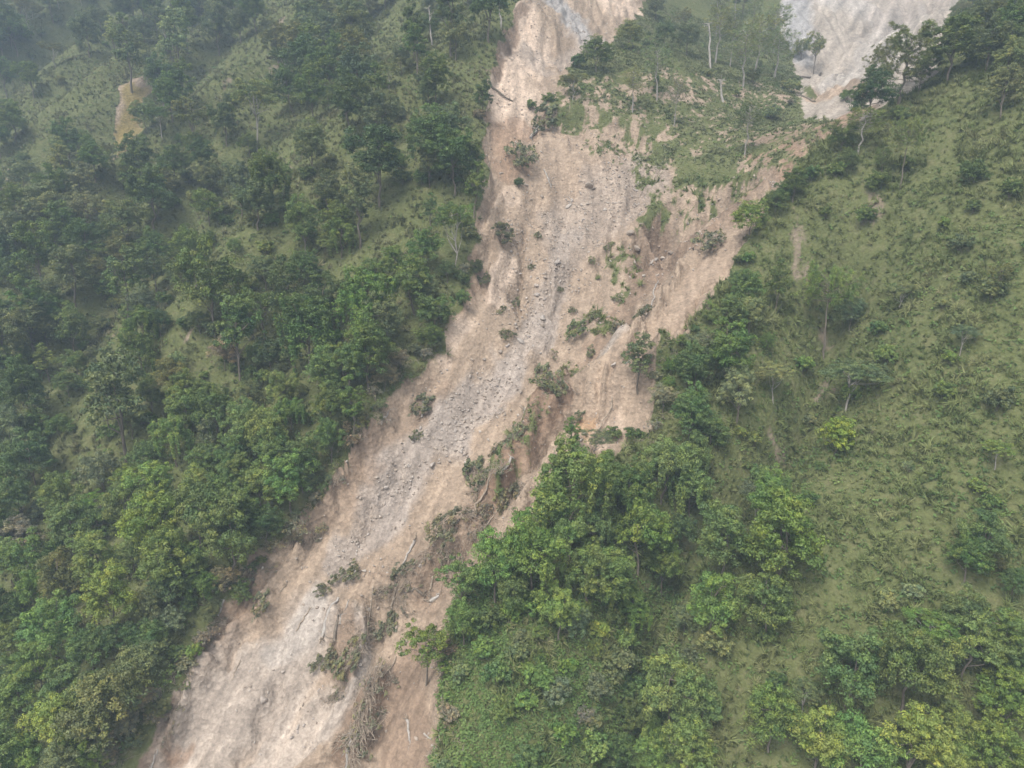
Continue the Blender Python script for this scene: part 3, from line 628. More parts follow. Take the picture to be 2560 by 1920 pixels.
PLANTS = """
439 95 84 tall l 1.9
540 62 74 sal t
361 78 62 dense t
280 85 46 tall l
630 240 112 feather l 1.6
560 300 64 sal d
778 230 80 sal g |broadleaf tree standing alone on the left spur's grassy crest
840 235 46 sal g
482 290 96 open o
350 397 86 sal d
622 362 54 dense g
373 480 112 sal d
303 552 92 sal o
404 459 74 dense o
517 517 84 dense g
595 463 82 sal t
638 505 88 sal t
202 460 70 tall p
218 520 98 open p
62 447 80 dense t
148 400 60 tall p
113 513 88 sal p
31 583 80 sal t
136 600 92 sal g
222 610 100 dense d
824 478 80 sal t
760 560 90 sal g
850 590 70 vine g
1138 95 58 sal l
970 175 52 feather l 1.2
935 222 78 tall g 1.7
1002 148 58 dense t
1040 110 62 tall g
1068 233 60 dense t
1090 190 80 sal g
1068 355 116 sal g 1.5
1118 322 98 sal t
943 295 88 sal t
943 400 134 sal d
1184 462 60 tall g
1180 405 54 tall d
893 500 88 tall t 2.2
1075 521 38 tall d
1134 556 96 feather e 1.7 |pale feathery tree with layered crown at the slide's left edge
1060 620 80 sal g
1005 445 50 bush l
1056 450 46 bush g
1573 86 64 dense l
1491 136 76 dense g
1447 155 46 bush d
1433 198 62 feather p 1.0
1371 232 44 bush g
1328 244 32 bush g
1647 155 74 pine l 1.6
1585 202 62 pine l 1.6
1690 236 44 pine u 2.4
1867 112 80 pine l 1.6
1898 82 84 pine l 1.5
1945 108 78 pine l 1.4
1797 56 76 pine l 1.7
1941 48 72 pine l 1.4
2042 112 54 open l 1.6
2007 120 44 dense l
1880 190 46 bush p
1871 292 72 pine d 1.7 |ragged dark pine with white trunk alone on the bench
1930 285 48 bush l
1980 218 46 bush l
2115 255 34 round b
2262 150 176 crestpine o .95 |wide-limbed pine leaning left on the right-hand crest
2206 158 84 crestpine o
2306 178 62 open d
2384 108 126 sal g 1.2 |large dark broadleaf tree topping the right-hand crest
2330 150 60 dense d
2182 232 94 sal d |round dark tree on the crest with pale scar behind it
2150 262 44 dense d
2155 305 94 pine e 1.1
2105 345 60 dense d
2120 400 54 dense g
2090 430 44 bush g
2271 345 84 umbrella e 1.8 |slim pine with long bare trunk on the upper right slope
2210 395 46 crestpine e
2262 415 54 bush e
2194 460 60 round g |round dark shrub in front of a bare patch on the upper right slope
2431 432 72 round g
2528 470 62 round g
2430 520 46 bush g
1988 455 56 sal g
1960 480 50 dense g
1879 535 92 dense b |bright green rounded tree perched on the slide's right rim
1941 512 54 dense g
2030 440 50 bush d
2478 100 82 sal t
2536 52 84 sal g
2532 135 66 sal l
2513 222 80 sal p
2430 150 44 bush g
2420 60 70 dense t
2460 30 70 sal t
2061 538 40 bush g
2163 546 54 round g
2404 620 62 bush t |blue-grey shrub on the upper right slope below two round shrubs
2245 290 50 bush e
2360 560 40 bush e
175 678 104 sal o
31 682 74 dense g
110 730 70 dense t
257 732 52 bush b
521 705 146 sal g |large broad tree with pale trunk in the middle of the left slope
451 690 66 dense t
661 678 84 dense t
758 674 92 dense d
653 770 100 open g
824 842 70 round g
735 873 60 tall d 1.9
350 815 80 vine g
395 800 50 sal d
498 811 52 dense d
540 825 56 bush l
70 805 84 sal o
175 822 82 sal g
253 815 52 bush o
113 900 56 tall e 1.4
58 893 54 dense t
225 893 36 tall t
233 955 54 tall d
187 906 52 sal g
167 962 62 dense g
303 920 32 bush t
373 982 62 sal g
470 975 72 sal e 1.5
505 985 54 vine e
510 940 28 bush b
560 890 72 dense u
590 930 40 bush g
627 935 44 bush g
660 950 54 bush g
700 980 74 sal e
723 1032 66 vine g
809 935 96 sal e
840 910 72 sal e
607 1066 92 sal e
661 1082 96 vine e
677 1132 82 sal g
824 1102 70 sal g
750 1148 98 sal g
719 1195 98 sal b
432 1094 82 vine e
517 1082 48 tall t
327 1062 74 dense o
373 1052 44 bush g
144 1067 66 dense g
272 1085 54 bush g
268 1135 32 bush b
23 1098 98 sal t
74 1138 98 sal d
148 1240 88 sal g
40 1250 80 sal d
327 1188 84 feather b 1.0
369 1145 80 dense g
490 1204 62 sal y
389 1219 98 sal y
560 1235 80 sal e
600 1180 70 sal g
249 1254 72 feather b 1.0
600 1270 80 sal e
171 1318 100 sal e
249 1310 84 dense g
381 1322 128 sal b |big sunlit-looking tree with pale leaf clusters in the lower left forest
572 1335 128 sal g
660 1310 80 dense d
47 1340 82 dense u
19 1400 72 sal e
148 1435 92 sal o
241 1400 98 sal e
416 1407 118 sal e
330 1390 66 sal e
480 1400 70 sal e
272 1505 118 sal y
78 1485 74 sal b
128 1568 128 sal b |large rounded bright crown in the lower left forest
23 1536 72 sal g
222 1618 94 dense g
424 1555 80 round t
373 1525 70 dense t
369 1606 80 dense g
300 1600 78 dense d
350 1664 100 dense t
97 1672 92 sal b
160 1690 54 twiggy u
20 1685 70 sal g
257 1762 156 sal o |biggest olive crown near the bottom left corner
171 1740 96 sal e
43 1750 98 sal e
132 1828 118 sal y
218 1890 76 sal y
70 1890 84 sal b
10 1840 80 sal g
350 1750 60 dense u
325 1812 54 dense u
262 1872 60 dense u
529 1590 50 twiggy u
505 1470 72 dense g
560 1450 60 dense u
600 1440 56 twiggy u
739 1315 92 twiggy u
690 1350 60 twiggy u
800 1290 50 twiggy u
470 1520 50 bush g
490 1650 46 bush b
440 1640 50 bush g
904 752 130 vine b |big creeper-hung tree a little left of the slide, mid height
940 690 80 dense g
1033 700 98 sal e
1060 730 70 dense t
1083 784 88 dense g
1078 840 60 dense g
1118 682 52 dense d
916 877 128 sal g
870 920 90 sal g
998 906 58 dense u
960 940 60 dense u
880 1010 70 tall g
940 980 50 twiggy u
1161 702 34 bush d
830 1010 80 sal g
860 1080 60 twiggy u
900 1060 44 twiggy u
1600 876 70 tall t 2.0 |slim creeper-covered tree standing on the slide near its right rim
1433 1072 44 tall g 2.2 |thin leaning tree rising over the slide's right edge
1491 1094 70 feather t 1.0
1660 1000 66 dense u
1640 1060 50 twiggy u
1534 1040 52 bush d
1590 1060 60 bush d
1433 1207 156 vine b |big bright tree hung with creepers at the slide's right edge
1370 1270 80 sal b
1659 1168 118 vine e |tall domed creeper-covered tree on the right spur
1728 914 80 sal g
1520 1180 90 vine g
1580 1240 110 vine g
1332 1380 136 vine b |full bright crown where the spur meets the slide
1239 1410 110 sal b
1153 1454 110 open g
1060 1586 126 open b |thin-crowned bright tree overhanging the lower slide
1157 1551 80 sal b
1282 1477 100 dense g
1472 1438 112 vine b
1530 1450 118 sal b
1398 1524 92 sal y |yellow-green small tree on the spur below the tall crowns
1581 1516 72 vine b
1659 1407 92 sal b
1600 1326 118 sal b
1425 1318 92 sal e
1490 1318 90 vine g
1700 1330 80 dense d
1550 1664 98 round t
1495 1723 70 round t
1394 1742 82 bush t
1297 1641 62 bush t
1300 1600 44 bush t
1153 1687 58 bush l
1107 1676 66 twiggy u
1122 1788 60 bush u
1465 1790 66 twiggy u
1480 1810 54 bush p
1678 1722 128 sal e
1747 1762 116 sal e
1631 1882 98 dense b
1534 1890 96 dense d
1580 1790 80 dense g
1440 1560 70 dense t
1230 1560 80 bush d
1350 1590 50 bush g
1817 1350 124 sal e
1953 1362 174 sal b |very wide leafy tree right of the dark gully
1778 1510 118 sal b
1926 1506 120 sal b
1789 1610 88 round l |pale silvery round shrub beside the gully
1723 1645 62 round t
1712 1550 66 dense t
1920 1600 54 bush g
1941 1706 54 round d |small blue-dark round shrub on the lower right grass
2011 1738 72 feather t 1.1
1933 1796 116 sal b
2132 1676 148 sal g
2275 1664 156 vine g
2217 1516 62 bush l
2280 1490 52 bush l
2330 1563 108 feather b .9
2419 1536 98 sal g
2423 1612 118 sal e
2513 1594 98 sal e
2513 1750 122 sal b
2384 1828 90 sal e
2283 1866 136 sal y
2050 1852 128 sal y
2489 1890 128 sal b
2361 1897 100 sal y
2474 1340 100 sal g
2419 1400 82 sal g
2536 1458 66 dense d
2560 1660 90 sal g
2081 732 130 umbrella e 1.5 |flat-topped pine with long leaning trunk on the right slope
2128 786 72 dense t
2038 704 46 bush e
1945 712 60 tall g 2.0
1874 728 78 sal g
1824 792 80 sal g
1875 786 64 sal l
1766 852 82 feather t 1.0
1828 876 118 sal g
1848 974 92 sal l
1918 860 44 dense g
1740 915 80 sal g
1727 1032 94 sal g
1778 1082 80 dense g
1941 932 80 feather l 1.1
2011 916 60 bush b
2128 938 132 feather t .9 |grey-green domed tree with a bright bush beneath, mid right
2128 992 60 bush b
2195 935 50 bush t
2213 892 62 round e
2195 830 50 bush g
2252 730 66 feather l
2478 730 70 bush o
2420 700 44 bush t
2500 690 54 open o 1.3
2411 830 60 feather t
2373 898 46 bush y
2497 1004 82 bush o
2097 1090 100 round v .85 |vivid yellow-green bush alone on the right-hand slope
2497 1126 70 feather y 1.0
2027 1058 38 bush l
2180 1078 32 twiggy l
1902 1198 62 bush g
1894 1234 82 feather t
1941 1207 72 sal b
1933 1266 100 sal b
1735 1148 84 vine g
1731 1226 98 vine e
1793 1120 46 bush g
1883 1105 54 bush e
1846 1090 40 bush y
2440 1220 50 bush b
2478 1265 62 bush g
2230 725 40 bush g
1774 800 44 bush d
1846 702 52 dense d
1868 650 44 bush g
1716 942 54 dense g
1640 940 40 bush u
2020 1250 50 bush g
2050 1170 34 bush g
"""
def read_plants(txt):
    for ln in txt.strip().split('\n'):
        lab = None
        if '|' in ln: ln, lab = ln.split('|')
        f = ln.split()
        plant(float(f[0]), float(f[1]), float(f[2]), f[3], f[4], lab, float(f[5]) if len(f) > 5 else None)
read_plants(PLANTS)
# dusty growth overhanging the edges of the slide
erng = np.random.default_rng(23)
def edge(pts, step, off, wr, kinds, tints):
    pts = np.array(pts, float)
    for a, b in zip(pts[:-1], pts[1:]):
        L = np.hypot(*(b - a)); n = max(1, int(L / step)); e = (b - a) / L; nn = np.array([e[1], -e[0]])
        for i in range(n):
            q = a + e * L * (i + erng.random()) / n + nn * (off + erng.normal(0, abs(off) * .6))
            plant(q[0], q[1], erng.uniform(*wr), erng.choice(kinds), erng.choice(tints))
edge(SLIDE[1:17], 30, 16, (30, 58), ['bush', 'twiggy', 'dense', 'bush', 'twiggy'], ['u', 'u', 'g', 't', 'o'])
edge(SLIDE[17:25], 40, 18, (26, 46), ['bush', 'tall', 'dense', 'bush'], ['g', 't', 'd', 'u'])
edge(SLIDE[50:58], 60, 20, (26, 44), ['bush', 'dense', 'bush', 'twiggy'], ['g', 'b', 'd', 'u'])
edge(SLIDE[66:], 44, 12, (30, 60), ['bush', 'bush', 'twiggy'], ['g', 'b', 'u', 't'])

# the rest of the forest: fill between the trees above, leaving the grassy clearings
CLEAR = [(940,570,1080,500,70),(680,330,760,290,70),(270,300,300,240,70),(480,150,640,130,60),(720,560,720,620,40),(290,830,300,850,40),(470,860,480,880,40),(200,1130,240,1020,55),(620,1010,630,1020,25),
         (1160,250,1200,300,50),(1150,640,1130,720,30),(820,650,880,600,30),(600,860,640,860,20),(1000,760,1010,820,30)]
frng = np.random.default_rng(11)
def inclear(x, y):
    for x1, y1, x2, y2, r in CLEAR:
        t = np.clip(((x - x1) * (x2 - x1) + (y - y1) * (y2 - y1)) / ((x2 - x1) ** 2 + (y2 - y1) ** 2 + 1e-6), 0, 1)
        if math.hypot(x - x1 - t * (x2 - x1), y - y1 - t * (y2 - y1)) < r: return True
    return False
def fill(n, box, wr, kinds, tints, gap, left=True, ridge=None):
    k = 0
    for _ in range(n * 30):
        if k >= n: break
        x = frng.uniform(box[0], box[2]); y = frng.uniform(box[1], box[3])
        if inclear(x, y): continue
        s, P = hit(x, y)
        if fieldat(dS, P[0], P[1]) > -2.5 or fieldat(d2, P[0], P[1]) > -2 or fieldat(veg, P[0], P[1]) < .6: continue
        if ridge is not None and spur(P[0], P[1]) > ridge: continue        # grassy ribs, wooded hollows
        w = frng.uniform(*wr) / s * FPX
        if any(math.hypot(x - q[0], y - q[1]) < gap * .5 * (w + q[2]) for q in PLACED): continue
        if left and zone(x, y, P) != 'on the slope left of the slide': continue
        plant(x, y, w, frng.choice(kinds), frng.choice(tints)); k += 1
    return k
fill(64, (-30, -30, 1300, 330), (8, 14), ['sal', 'sal', 'dense', 'tall', 'feather'], ['g', 't', 'd', 'o', 'g'], .5, True, .22)
fill(44, (-30, 330, 1150, 1000), (5, 10), ['sal', 'dense', 'tall', 'sal', 'vine'], ['g', 'g', 'd', 't', 'o'], .55, True, .28)
fill(44, (-40, 1000, 900, 1940), (4.5, 8), ['tall', 'dense', 'sal', 'vine'], ['g', 'e', 'g', 'd', 't'], .62)
fill(110, (-60, 0, 1200, 1500), (2.2, 4.4), ['bush', 'bush', 'round', 'dense'], ['g', 't', 'd', 'o', 'e', 'l'], .5)
fill(26, (2300, -60, 2640, 120), (5, 9), ['sal', 'dense', 'pine'], ['t', 'g', 'p'], .6, False)
fill(12, (1480, -60, 1960, 110), (6, 10), ['pine', 'open', 'pine', 'dense'], ['l', 'p', 't'], .6, False)
fill(22, (1440, 20, 1990, 260), (1.5, 3.2), ['bush', 'twiggy', 'bush'], ['l', 'p', 't', 'u'], .5, False)
fill(6, (1960, 350, 2600, 1500), (1.6, 3.4), ['bush', 'round', 'bush', 'twiggy'], ['g', 'e', 'l', 'o', 'b'], .7, False)
fill(26, (1130, 1520, 1640, 1960), (2.0, 4.2), ['bush', 'round', 'bush'], ['b', 'e', 'g', 'y'], .5, False)
fill(2, (1660, 1850, 2600, 1960), (5, 8), ['sal', 'dense', 'bush'], ['b', 'e', 'g'], .7, False)
# ------------------------------------------------------------------ what the slide carried down
def stick_heap(seed, n=58, leafn=10):
    rng = np.random.default_rng(seed); tr, parts, var = [], [], []
    main = rng.uniform(0, 3.14)
    for i in range(n):
        c = rng.normal(0, 1, 3) * np.array([1.1, .7, .0]); c[2] = abs(rng.normal(.25, .25))
        th = main + rng.normal(0, .6); L = rng.uniform(.8, 3.2)
        d = np.array([math.cos(th), math.sin(th), rng.normal(0, .16)])
        r = rng.uniform(.02, .06)
        tr.append(tube(bent(rng, c - d * L / 2, c + d * L / 2, 4, .06), np.linspace(r, r * .4, 4), 4))
    for i in range(leafn):
        c = rng.normal(0, 1, 3) * np.array([1.3, 1.0, 0]); c[2] = abs(rng.normal(.3, .2))
        g, v = clump_leaves(rng, c, rng.uniform(.25, .5), 22, .3, .6, rng.random(), rng.random()); parts.append(g); var.append(v)
    return foliage_mesh('foliage', parts, var), mesh_np('stems', *join(tr), M_TWIG)
KIND['brush'] = (5, 1.6, .3, [stick_heap(400 + i) for i in range(4)])
KIND['fallen'] = (5, 2.0, .35, [broadleaf(420 + i, 5, 2.0, .0, 17, .62, 4, 20, .34, limbs=26, multi=5, trunk_r=.4, flat=.6, mat=M_TWIG) for i in range(6)])
read_plants("""
1367 268 84 fallen g
1305 378 88 fallen g
1297 438 30 bush d
1250 572 72 fallen d |dark uprooted shrub lying at the slide's left side, upper half
1345 578 22 fallen g
1197 624 16 tall g
1205 662 42 fallen g
1292 692 32 fallen g
1258 748 22 fallen g
1252 765 20 fallen l
1268 820 36 fallen g
1449 800 74 fallen b
1383 850 42 brush l
1363 892 62 fallen l
1340 962 34 fallen g
1425 906 30 fallen d
1560 800 70 fallen u
1620 790 60 fallen t
1782 581 86 fallen t
1735 790 40 brush u
1545 712 30 fallen b
1490 762 52 fallen b
1200 1152 98 fallen g |dark heap of uprooted shrub beside the grey rubble tongue
1255 1110 60 fallen u
1295 1105 62 fallen l
1266 1208 78 fallen o
1215 1258 46 fallen u
1192 1212 46 brush u
1056 972 68 fallen t
1040 1062 32 fallen g
1395 982 56 fallen d
1350 1010 52 fallen l
1450 1006 40 fallen d
1120 1335 90 fallen o
1170 1290 60 brush o
866 1402 60 fallen o
806 1440 42 fallen o
1010 1432 72 fallen t
960 1492 52 brush u
970 1532 64 fallen t
810 1622 62 fallen o
880 1640 84 fallen o
850 1672 62 brush o
657 1492 60 fallen t
950 1742 76 brush o
940 1700 60 brush u
460 1722 30 fallen b
440 1765 56 brush u
420 1832 46 brush u
545 1560 50 brush u
620 1405 60 brush u
785 1300 66 brush u
895 1105 54 brush u
948 1042 40 brush u
850 1198 46 brush u
1140 1365 84 brush o
910 1790 80 brush o
885 1840 80 brush o
1000 1484 60 brush u
1300 1182 56 brush u
1690 880 36 brush u
1480 850 30 fallen g
1330 640 18 fallen g
1430 740 26 fallen g
1480 640 24 fallen b
1400 700 18 fallen b
1520 600 24 fallen g
1010 1460 70 brush o
930 1560 66 brush u
900 1600 60 brush o
930 1720 80 brush o
905 1770 70 brush u
890 1880 80 brush o
1060 1400 70 brush u
1110 1370 66 brush o
1190 1310 64 brush u
1240 1230 60 brush o
840 1700 60 brush u
980 1660 60 brush u
520 1600 44 brush u
480 1690 44 brush u
660 1390 50 brush u
740 1320 50 brush u
""")

# logs and bare trunks: root end, tip end in the photo, thickness
LOGS = """
1060 1005 1054 1045 3 p
1313 1022 1311 1047 3.4 p
1250 1186 1284 1147 3.6 p
806 1594 846 1495 4 p
836 1602 865 1524 3.6 d
1037 1350 1005 1416 3 p
996 1454 971 1531 2.6 t
946 1461 919 1560 2 t
1082 1436 1073 1483 2.4 t
1075 1504 1098 1490 4.6 p
1062 1454 1016 1482 3.6 d
820 1667 823 1644 4 p
740 1578 778 1518 1.7 t
867 1919 886 1820 4.2 p
873 1832 917 1757 3 t
889 1865 949 1772 2.2 t
1017 1800 1026 1856 3 p
1108 1714 1103 1748 2 p
1074 1889 1100 1903 2.8 p
1095 1822 1100 1864 2.2 t
1060 1834 1078 1850 2 p
365 1907 394 1874 2.2 p
248 1893 290 1911 8 b
953 1061 971 1028 2.2 p
1223 206 1282 254 2.6 d
1326 346 1356 298 2.8 p
1625 774 1646 702 1.8 p
1180 1290 1230 1235 2.6 t
1195 1330 1262 1262 2.2 t
930 1740 990 1640 2.2 t
850 1560 872 1500 2.0 p
700 1480 716 1440 1.4 t
600 1650 580 1700 1.4 t
1400 1120 1330 1210 1.6 d
1530 990 1470 1120 1.6 t
560 1500 545 1540 2 p
1360 425 1378 470 1.8 p
2000 196 2052 182 2.6 d
1990 238 2040 252 2.6 d
1560 960 1600 905 1.6 p
"""
LMAT = dict(p=M_PALE, t=M_TWIG, d=M_BARK, b=M_BARK)
LCOL = dict(p='pale stripped log', t='thin brown branch', d='dark fallen trunk', b='thick broken trunk')
lrng = np.random.default_rng(5)
def surf(px, py):
    s, P = hit(px, py)
    for _ in range(8):                                     # refine against the finished surface
        d = ray(px, py); e = (CAM + s * d)[2] - zat(*(CAM + s * d)[:2])[0]; s += e * .7
    P = CAM + s * ray(px, py); P[2] = zat(P[0], P[1])[0]
    return s, P
for ln in LOGS.strip().split('\n'):
    f = ln.split(); x1, y1, x2, y2, r = map(float, f[:5])
    s, A = surf(x1, y1); _, B = surf(x2, y2); rw = r / FPX * s
    n = 8; t = np.linspace(0, 1, n)[:, None]; p = A + (B - A) * t
    L = np.linalg.norm(B - A); p[1:-1, :2] += lrng.normal(0, .018 * L, (n - 2, 2))
    g = zat(p[:, 0], p[:, 1]); p[:, 2] = np.maximum(p[:, 2] * .5 + g * .5, g) + rw * .35
    parts = [tube(p, np.linspace(rw * 1.25, rw * .7, n) * lrng.uniform(.9, 1.1, n), 7)]
    o = link('fallen_log' if f[5] != 't' else 'fallen_branch', mesh_np('log', *[join(parts)[0] - A, join(parts)[1]], LMAT[f[5]], True)); o.location = A
    if f[5] in 'pdb' and r > 2.7:                          # torn root plate
        rt = [tube(bent(lrng, p[0] - A, p[0] - A + nrm(lrng.normal(0, 1, 3) - .4 * nrm(B - A)) * rw * lrng.uniform(3, 7), 4, .12), np.linspace(rw * .5, rw * .12, 4), 4) for _ in range(11)]
        link('roots', mesh_np('roots', *join(rt), M_TWIG, True), o)
    twigs = []
    for k in range(lrng.integers(3, 7)):                   # broken side branches and roots
        q = p[lrng.integers(0, n)] - A; d = nrm(lrng.normal(0, 1, 3) + np.array([0, 0, .5])); ll = lrng.uniform(.4, 1.6) * min(1.6, L / 4)
        twigs.append(tube(bent(lrng, q, q + d * ll, 4, .08), np.linspace(rw * .35, rw * .12, 4), 4))
    b = link('side_branches', mesh_np('side_branches', *join(twigs), LMAT[f[5]], True), o)
    TODO.append((o, (x1 + x2) / 2, (y1 + y2) / 2, LCOL[f[5]], 'on the landslide'))
    tag(o, None, 'log' if f[5] != 't' else 'branch', 'logs and branches strewn on the slide')

# standing dead trunks on the bench
def snag(bx, by, tx, ty, r, label):
    s, A = surf(bx, by); d = ray(tx, ty); B = CAM + s * d
    rw = r / FPX * s; p = bent(lrng, (0, 0, -.4), B - A, 7, .012)
    o = link('dead_tree', mesh_np('trunk', *tube(p, np.linspace(rw, rw * .5, 7), 7), M_PALE, True)); o.location = A
    tw = [tube(bent(lrng, p[k], p[k] + nrm(lrng.normal(0, 1, 3) + np.array([0, 0, .6])) * lrng.uniform(.8, 2.2), 4, .08), np.linspace(rw * .4, rw * .12, 4), 4) for k in (4, 5, 5, 6, 6, 6)]
    link('bare_branches', mesh_np('bare_branches', *join(tw), M_PALE, True), o)
    tag(o, label, 'dead tree'); LANDMARKS.append((bx, (by + ty) / 2, short(label)))
snag(1776, 171, 1772, 60, 3.2, 'tall white bare trunk standing at the back of the grassy bench')
snag(1807, 254, 1801, 200, 3.4, 'short white snag with tangled roots on the grassy bench')
snag(1254, 74, 1246, -10, 2.4, 'thin pale bare trunk on the rim left of the cream scar')
snag(1081, 113, 1072, 20, 2.4, 'slim grey bare trunk on the wooded crest left of the scar')

# boulders
def rock_mesh(seed, sub=2, ang=.0):
    rng = np.random.default_rng(seed)
    import bmesh
    bm = bmesh.new(); bmesh.ops.create_icosphere(bm, subdivisions=sub, radius=1.0)
    V = np.array([v.co[:] for v in bm.verts]); F = np.array([[v.index for v in f.verts] for f in bm.faces]); bm.free()
    for _ in range(12):                                    # knock flat facets off it
        n = nrm(rng.normal(0, 1, 3)); h = rng.uniform(.38, .72); d = V @ n
        V -= np.where(d > h, d - h, 0)[:, None] * n
    V *= rng.uniform(.7, 1.2, 3) * np.array([1, 1, .8]); V += rng.normal(0, .02, V.shape)
    return mesh_np('boulder', V, F, M_ROCK)
ROCKS = [rock_mesh(500 + i) for i in range(7)]
BOULD = """1470 467 28;1485 471 13;1421 516 18;1431 501 12;1469 511 15;1356 493 16;1603 561 18;1395 655 32;1343 738 24;1340 714 18;1363 776 13;1329 788 15;1356 796 27;1355 814 18;1302 854 19;1291 819 14;1268 866 15;
1629 657 18;1676 634 19;1586 657 15;1661 602 18;1117 820 10;1102 1099 14;1072 1099 10;1089 1121 15;1108 1119 13;1080 1162 23;1122 1153 16;1126 999 10;1104 1006 7;1112 1003 6;1262 1036 14;1184 1006 16;660 1750 30;745 1818 14;793 1520 14;809 1522 11;
708 1679 12;886 1431 19;910 1428 17;909 1440 10;901 1662 14;1052 1447 14;1561 939 9;1534 912 24;1227 373 11;1040 1846 13;1592 592 30;1575 600 26;1610 690 16;1640 650 14;1300 980 14;1250 880 16;1230 950 12;1180 900 14;700 1716 8;1200 1080 12;1150 1100 10;1010 1200 12;960 1260 14;930 1300 12"""
brng = np.random.default_rng(3)
BO = []
for tkn in BOULD.replace('\n', '').split(';'):
    x, y, w = map(float, tkn.split()); BO.append((x, y, w))
ZONES = [(1130, 1050, 900, 1280, 60, 40), (1270, 920, 1130, 1050, 60, 36), (1380, 560, 1320, 800, 60, 40), (1560, 430, 1430, 560, 80, 36), (1880, 450, 1620, 640, 40, 30), (1300, 400, 1280, 540, 60, 16), (620, 1600, 700, 1850, 120, 16)]
for x1, y1, x2, y2, r, n in ZONES:
    for _ in range(n):
        t = brng.random(); a = brng.uniform(0, 6.28); q = r * math.sqrt(brng.random())
        x = x1 + t * (x2 - x1) + q * math.cos(a); y = y1 + t * (y2 - y1) + q * math.sin(a)
        s, P = hit(x, y)
        if fieldat(dS, P[0], P[1]) > 1: BO.append((x, y, brng.choice([6, 7, 8, 9, 11, 13])))
for x, y, w in BO:
    s, P = surf(x, y); k = w / FPX * s * .55
    o = link('boulder', ROCKS[brng.integers(len(ROCKS))]); o.location = (P[0], P[1], P[2] + k * .08)
    o.rotation_euler = (brng.normal(0, .5), brng.normal(0, .5), brng.uniform(0, 6.28)); o.scale = (k * brng.uniform(.85, 1.15), k * brng.uniform(.8, 1.1), k * brng.uniform(.7, 1))
    tag(o, None, 'boulder', 'boulders on the slide')
    TODO.append((o, x, y, ('large ' if w > 22 else 'medium ' if w > 12 else 'small ') + 'buff boulder', 'on the landslide'))

# ------------------------------------------------------------------ uncountable cover: rubble, grass, herbs, twigs
def scatter(name, P, rot, scl, idx, meshes, label, cat):
    me = bpy.data.meshes.new(name); me.vertices.add(len(P)); me.vertices.foreach_set('co', np.ascontiguousarray(P, np.float32).ravel())
    me.attributes.new('rot', 'FLOAT_VECTOR', 'POINT').data.foreach_set('vector', np.ascontiguousarray(rot, np.float32).ravel())
    me.attributes.new('scl', 'FLOAT_VECTOR', 'POINT').data.foreach_set('vector', np.ascontiguousarray(scl, np.float32).ravel())
    me.attributes.new('vid', 'INT', 'POINT').data.foreach_set('value', np.ascontiguousarray(idx, np.int32))
    col = bpy.data.collections.new(name + '_pieces')
    for i, m in enumerate(meshes): col.objects.link(bpy.data.objects.new('%s_piece_%02d' % (name, i), m))
    o = link(name, me); tag(o, label, cat, None, 'stuff')
    ng = bpy.data.node_groups.new(name, 'GeometryNodeTree')
    ng.interface.new_socket('Geometry', in_out='INPUT', socket_type='NodeSocketGeometry'); ng.interface.new_socket('Geometry', in_out='OUTPUT', socket_type='NodeSocketGeometry')
    N, L = ng.nodes, ng.links
    gi = N.new('NodeGroupInput'); go = N.new('NodeGroupOutput'); io = N.new('GeometryNodeInstanceOnPoints'); ci = N.new('GeometryNodeCollectionInfo')
    ci.inputs['Collection'].default_value = col; ci.inputs['Separate Children'].default_value = True; ci.inputs['Reset Children'].default_value = True
    def attr(nm, ty):
        a = N.new('GeometryNodeInputNamedAttribute'); a.data_type = ty; a.inputs['Name'].default_value = nm; return a.outputs['Attribute']
    io.inputs['Pick Instance'].default_value = True
    L.new(gi.outputs[0], io.inputs['Points']); L.new(ci.outputs[0], io.inputs['Instance'])
    L.new(attr('vid', 'INT'), io.inputs['Instance Index']); L.new(attr('rot', 'FLOAT_VECTOR'), io.inputs['Rotation']); L.new(attr('scl', 'FLOAT_VECTOR'), io.inputs['Scale'])
    L.new(io.outputs[0], go.inputs[0])
    o.modifiers.new('scatter', 'NODES').node_group = ng
    return o
srng = np.random.default_rng(17)
def world_points(n, x0, x1, y0, y1):
    x = srng.uniform(x0, x1, n); y = srng.uniform(y0, y1, n)
    z = zat(x, y); px, py, s = proj(np.stack([x, y, z], -1))
    k = (px > -260) & (px < W0 + 260) & (py > -160) & (py < H0 + 260)
    return x[k], y[k], z[k], px[k], py[k], s[k]
def grad(x, y):
    return (zat(x + .6, y) - zat(x - .6, y)) / 1.2, (zat(x, y + .6) - zat(x, y - .6)) / 1.2

def tuft(seed, n=20, L=1.05, w=.045, mat=None):
    rng = np.random.default_rng(seed); th = rng.uniform(0, 6.28, n); out = rng.uniform(.25, 1.0, n)[:, None]
    D = np.stack([np.cos(th), np.sin(th), np.zeros(n)], -1); ll = L * rng.uniform(.6, 1.2, (n, 1)); S = np.stack([-np.sin(th), np.cos(th), np.zeros(n)], -1)
    p0 = D * .08; p1 = p0 + D * out * ll * .35 + np.array([0, 0, 1]) * ll * .5; p2 = p1 + D * out * ll * .5 + np.array([0, 0, 1]) * ll * rng.uniform(-.25, .3, (n, 1))
    V = np.stack([p0 - S * w, p0 + S * w, p1 + S * w * .8, p1 - S * w * .8, p2 + S * w * .15, p2 - S * w * .15], 1).reshape(-1, 3)
    b = np.arange(n)[:, None] * 6
    F = np.concatenate([b + np.array([0, 1, 2, 3]), b + np.array([3, 2, 4, 5])])
    me = mesh_np('tuft', V, F, mat or M_GRASS); a = me.attributes.new('var', 'FLOAT_COLOR', 'FACE')
    v = rng.random(n); v = np.r_[v, v]; a.data.foreach_set('color', np.c_[v, v, v, np.ones(2 * n)].astype(np.float32).ravel())
    return me
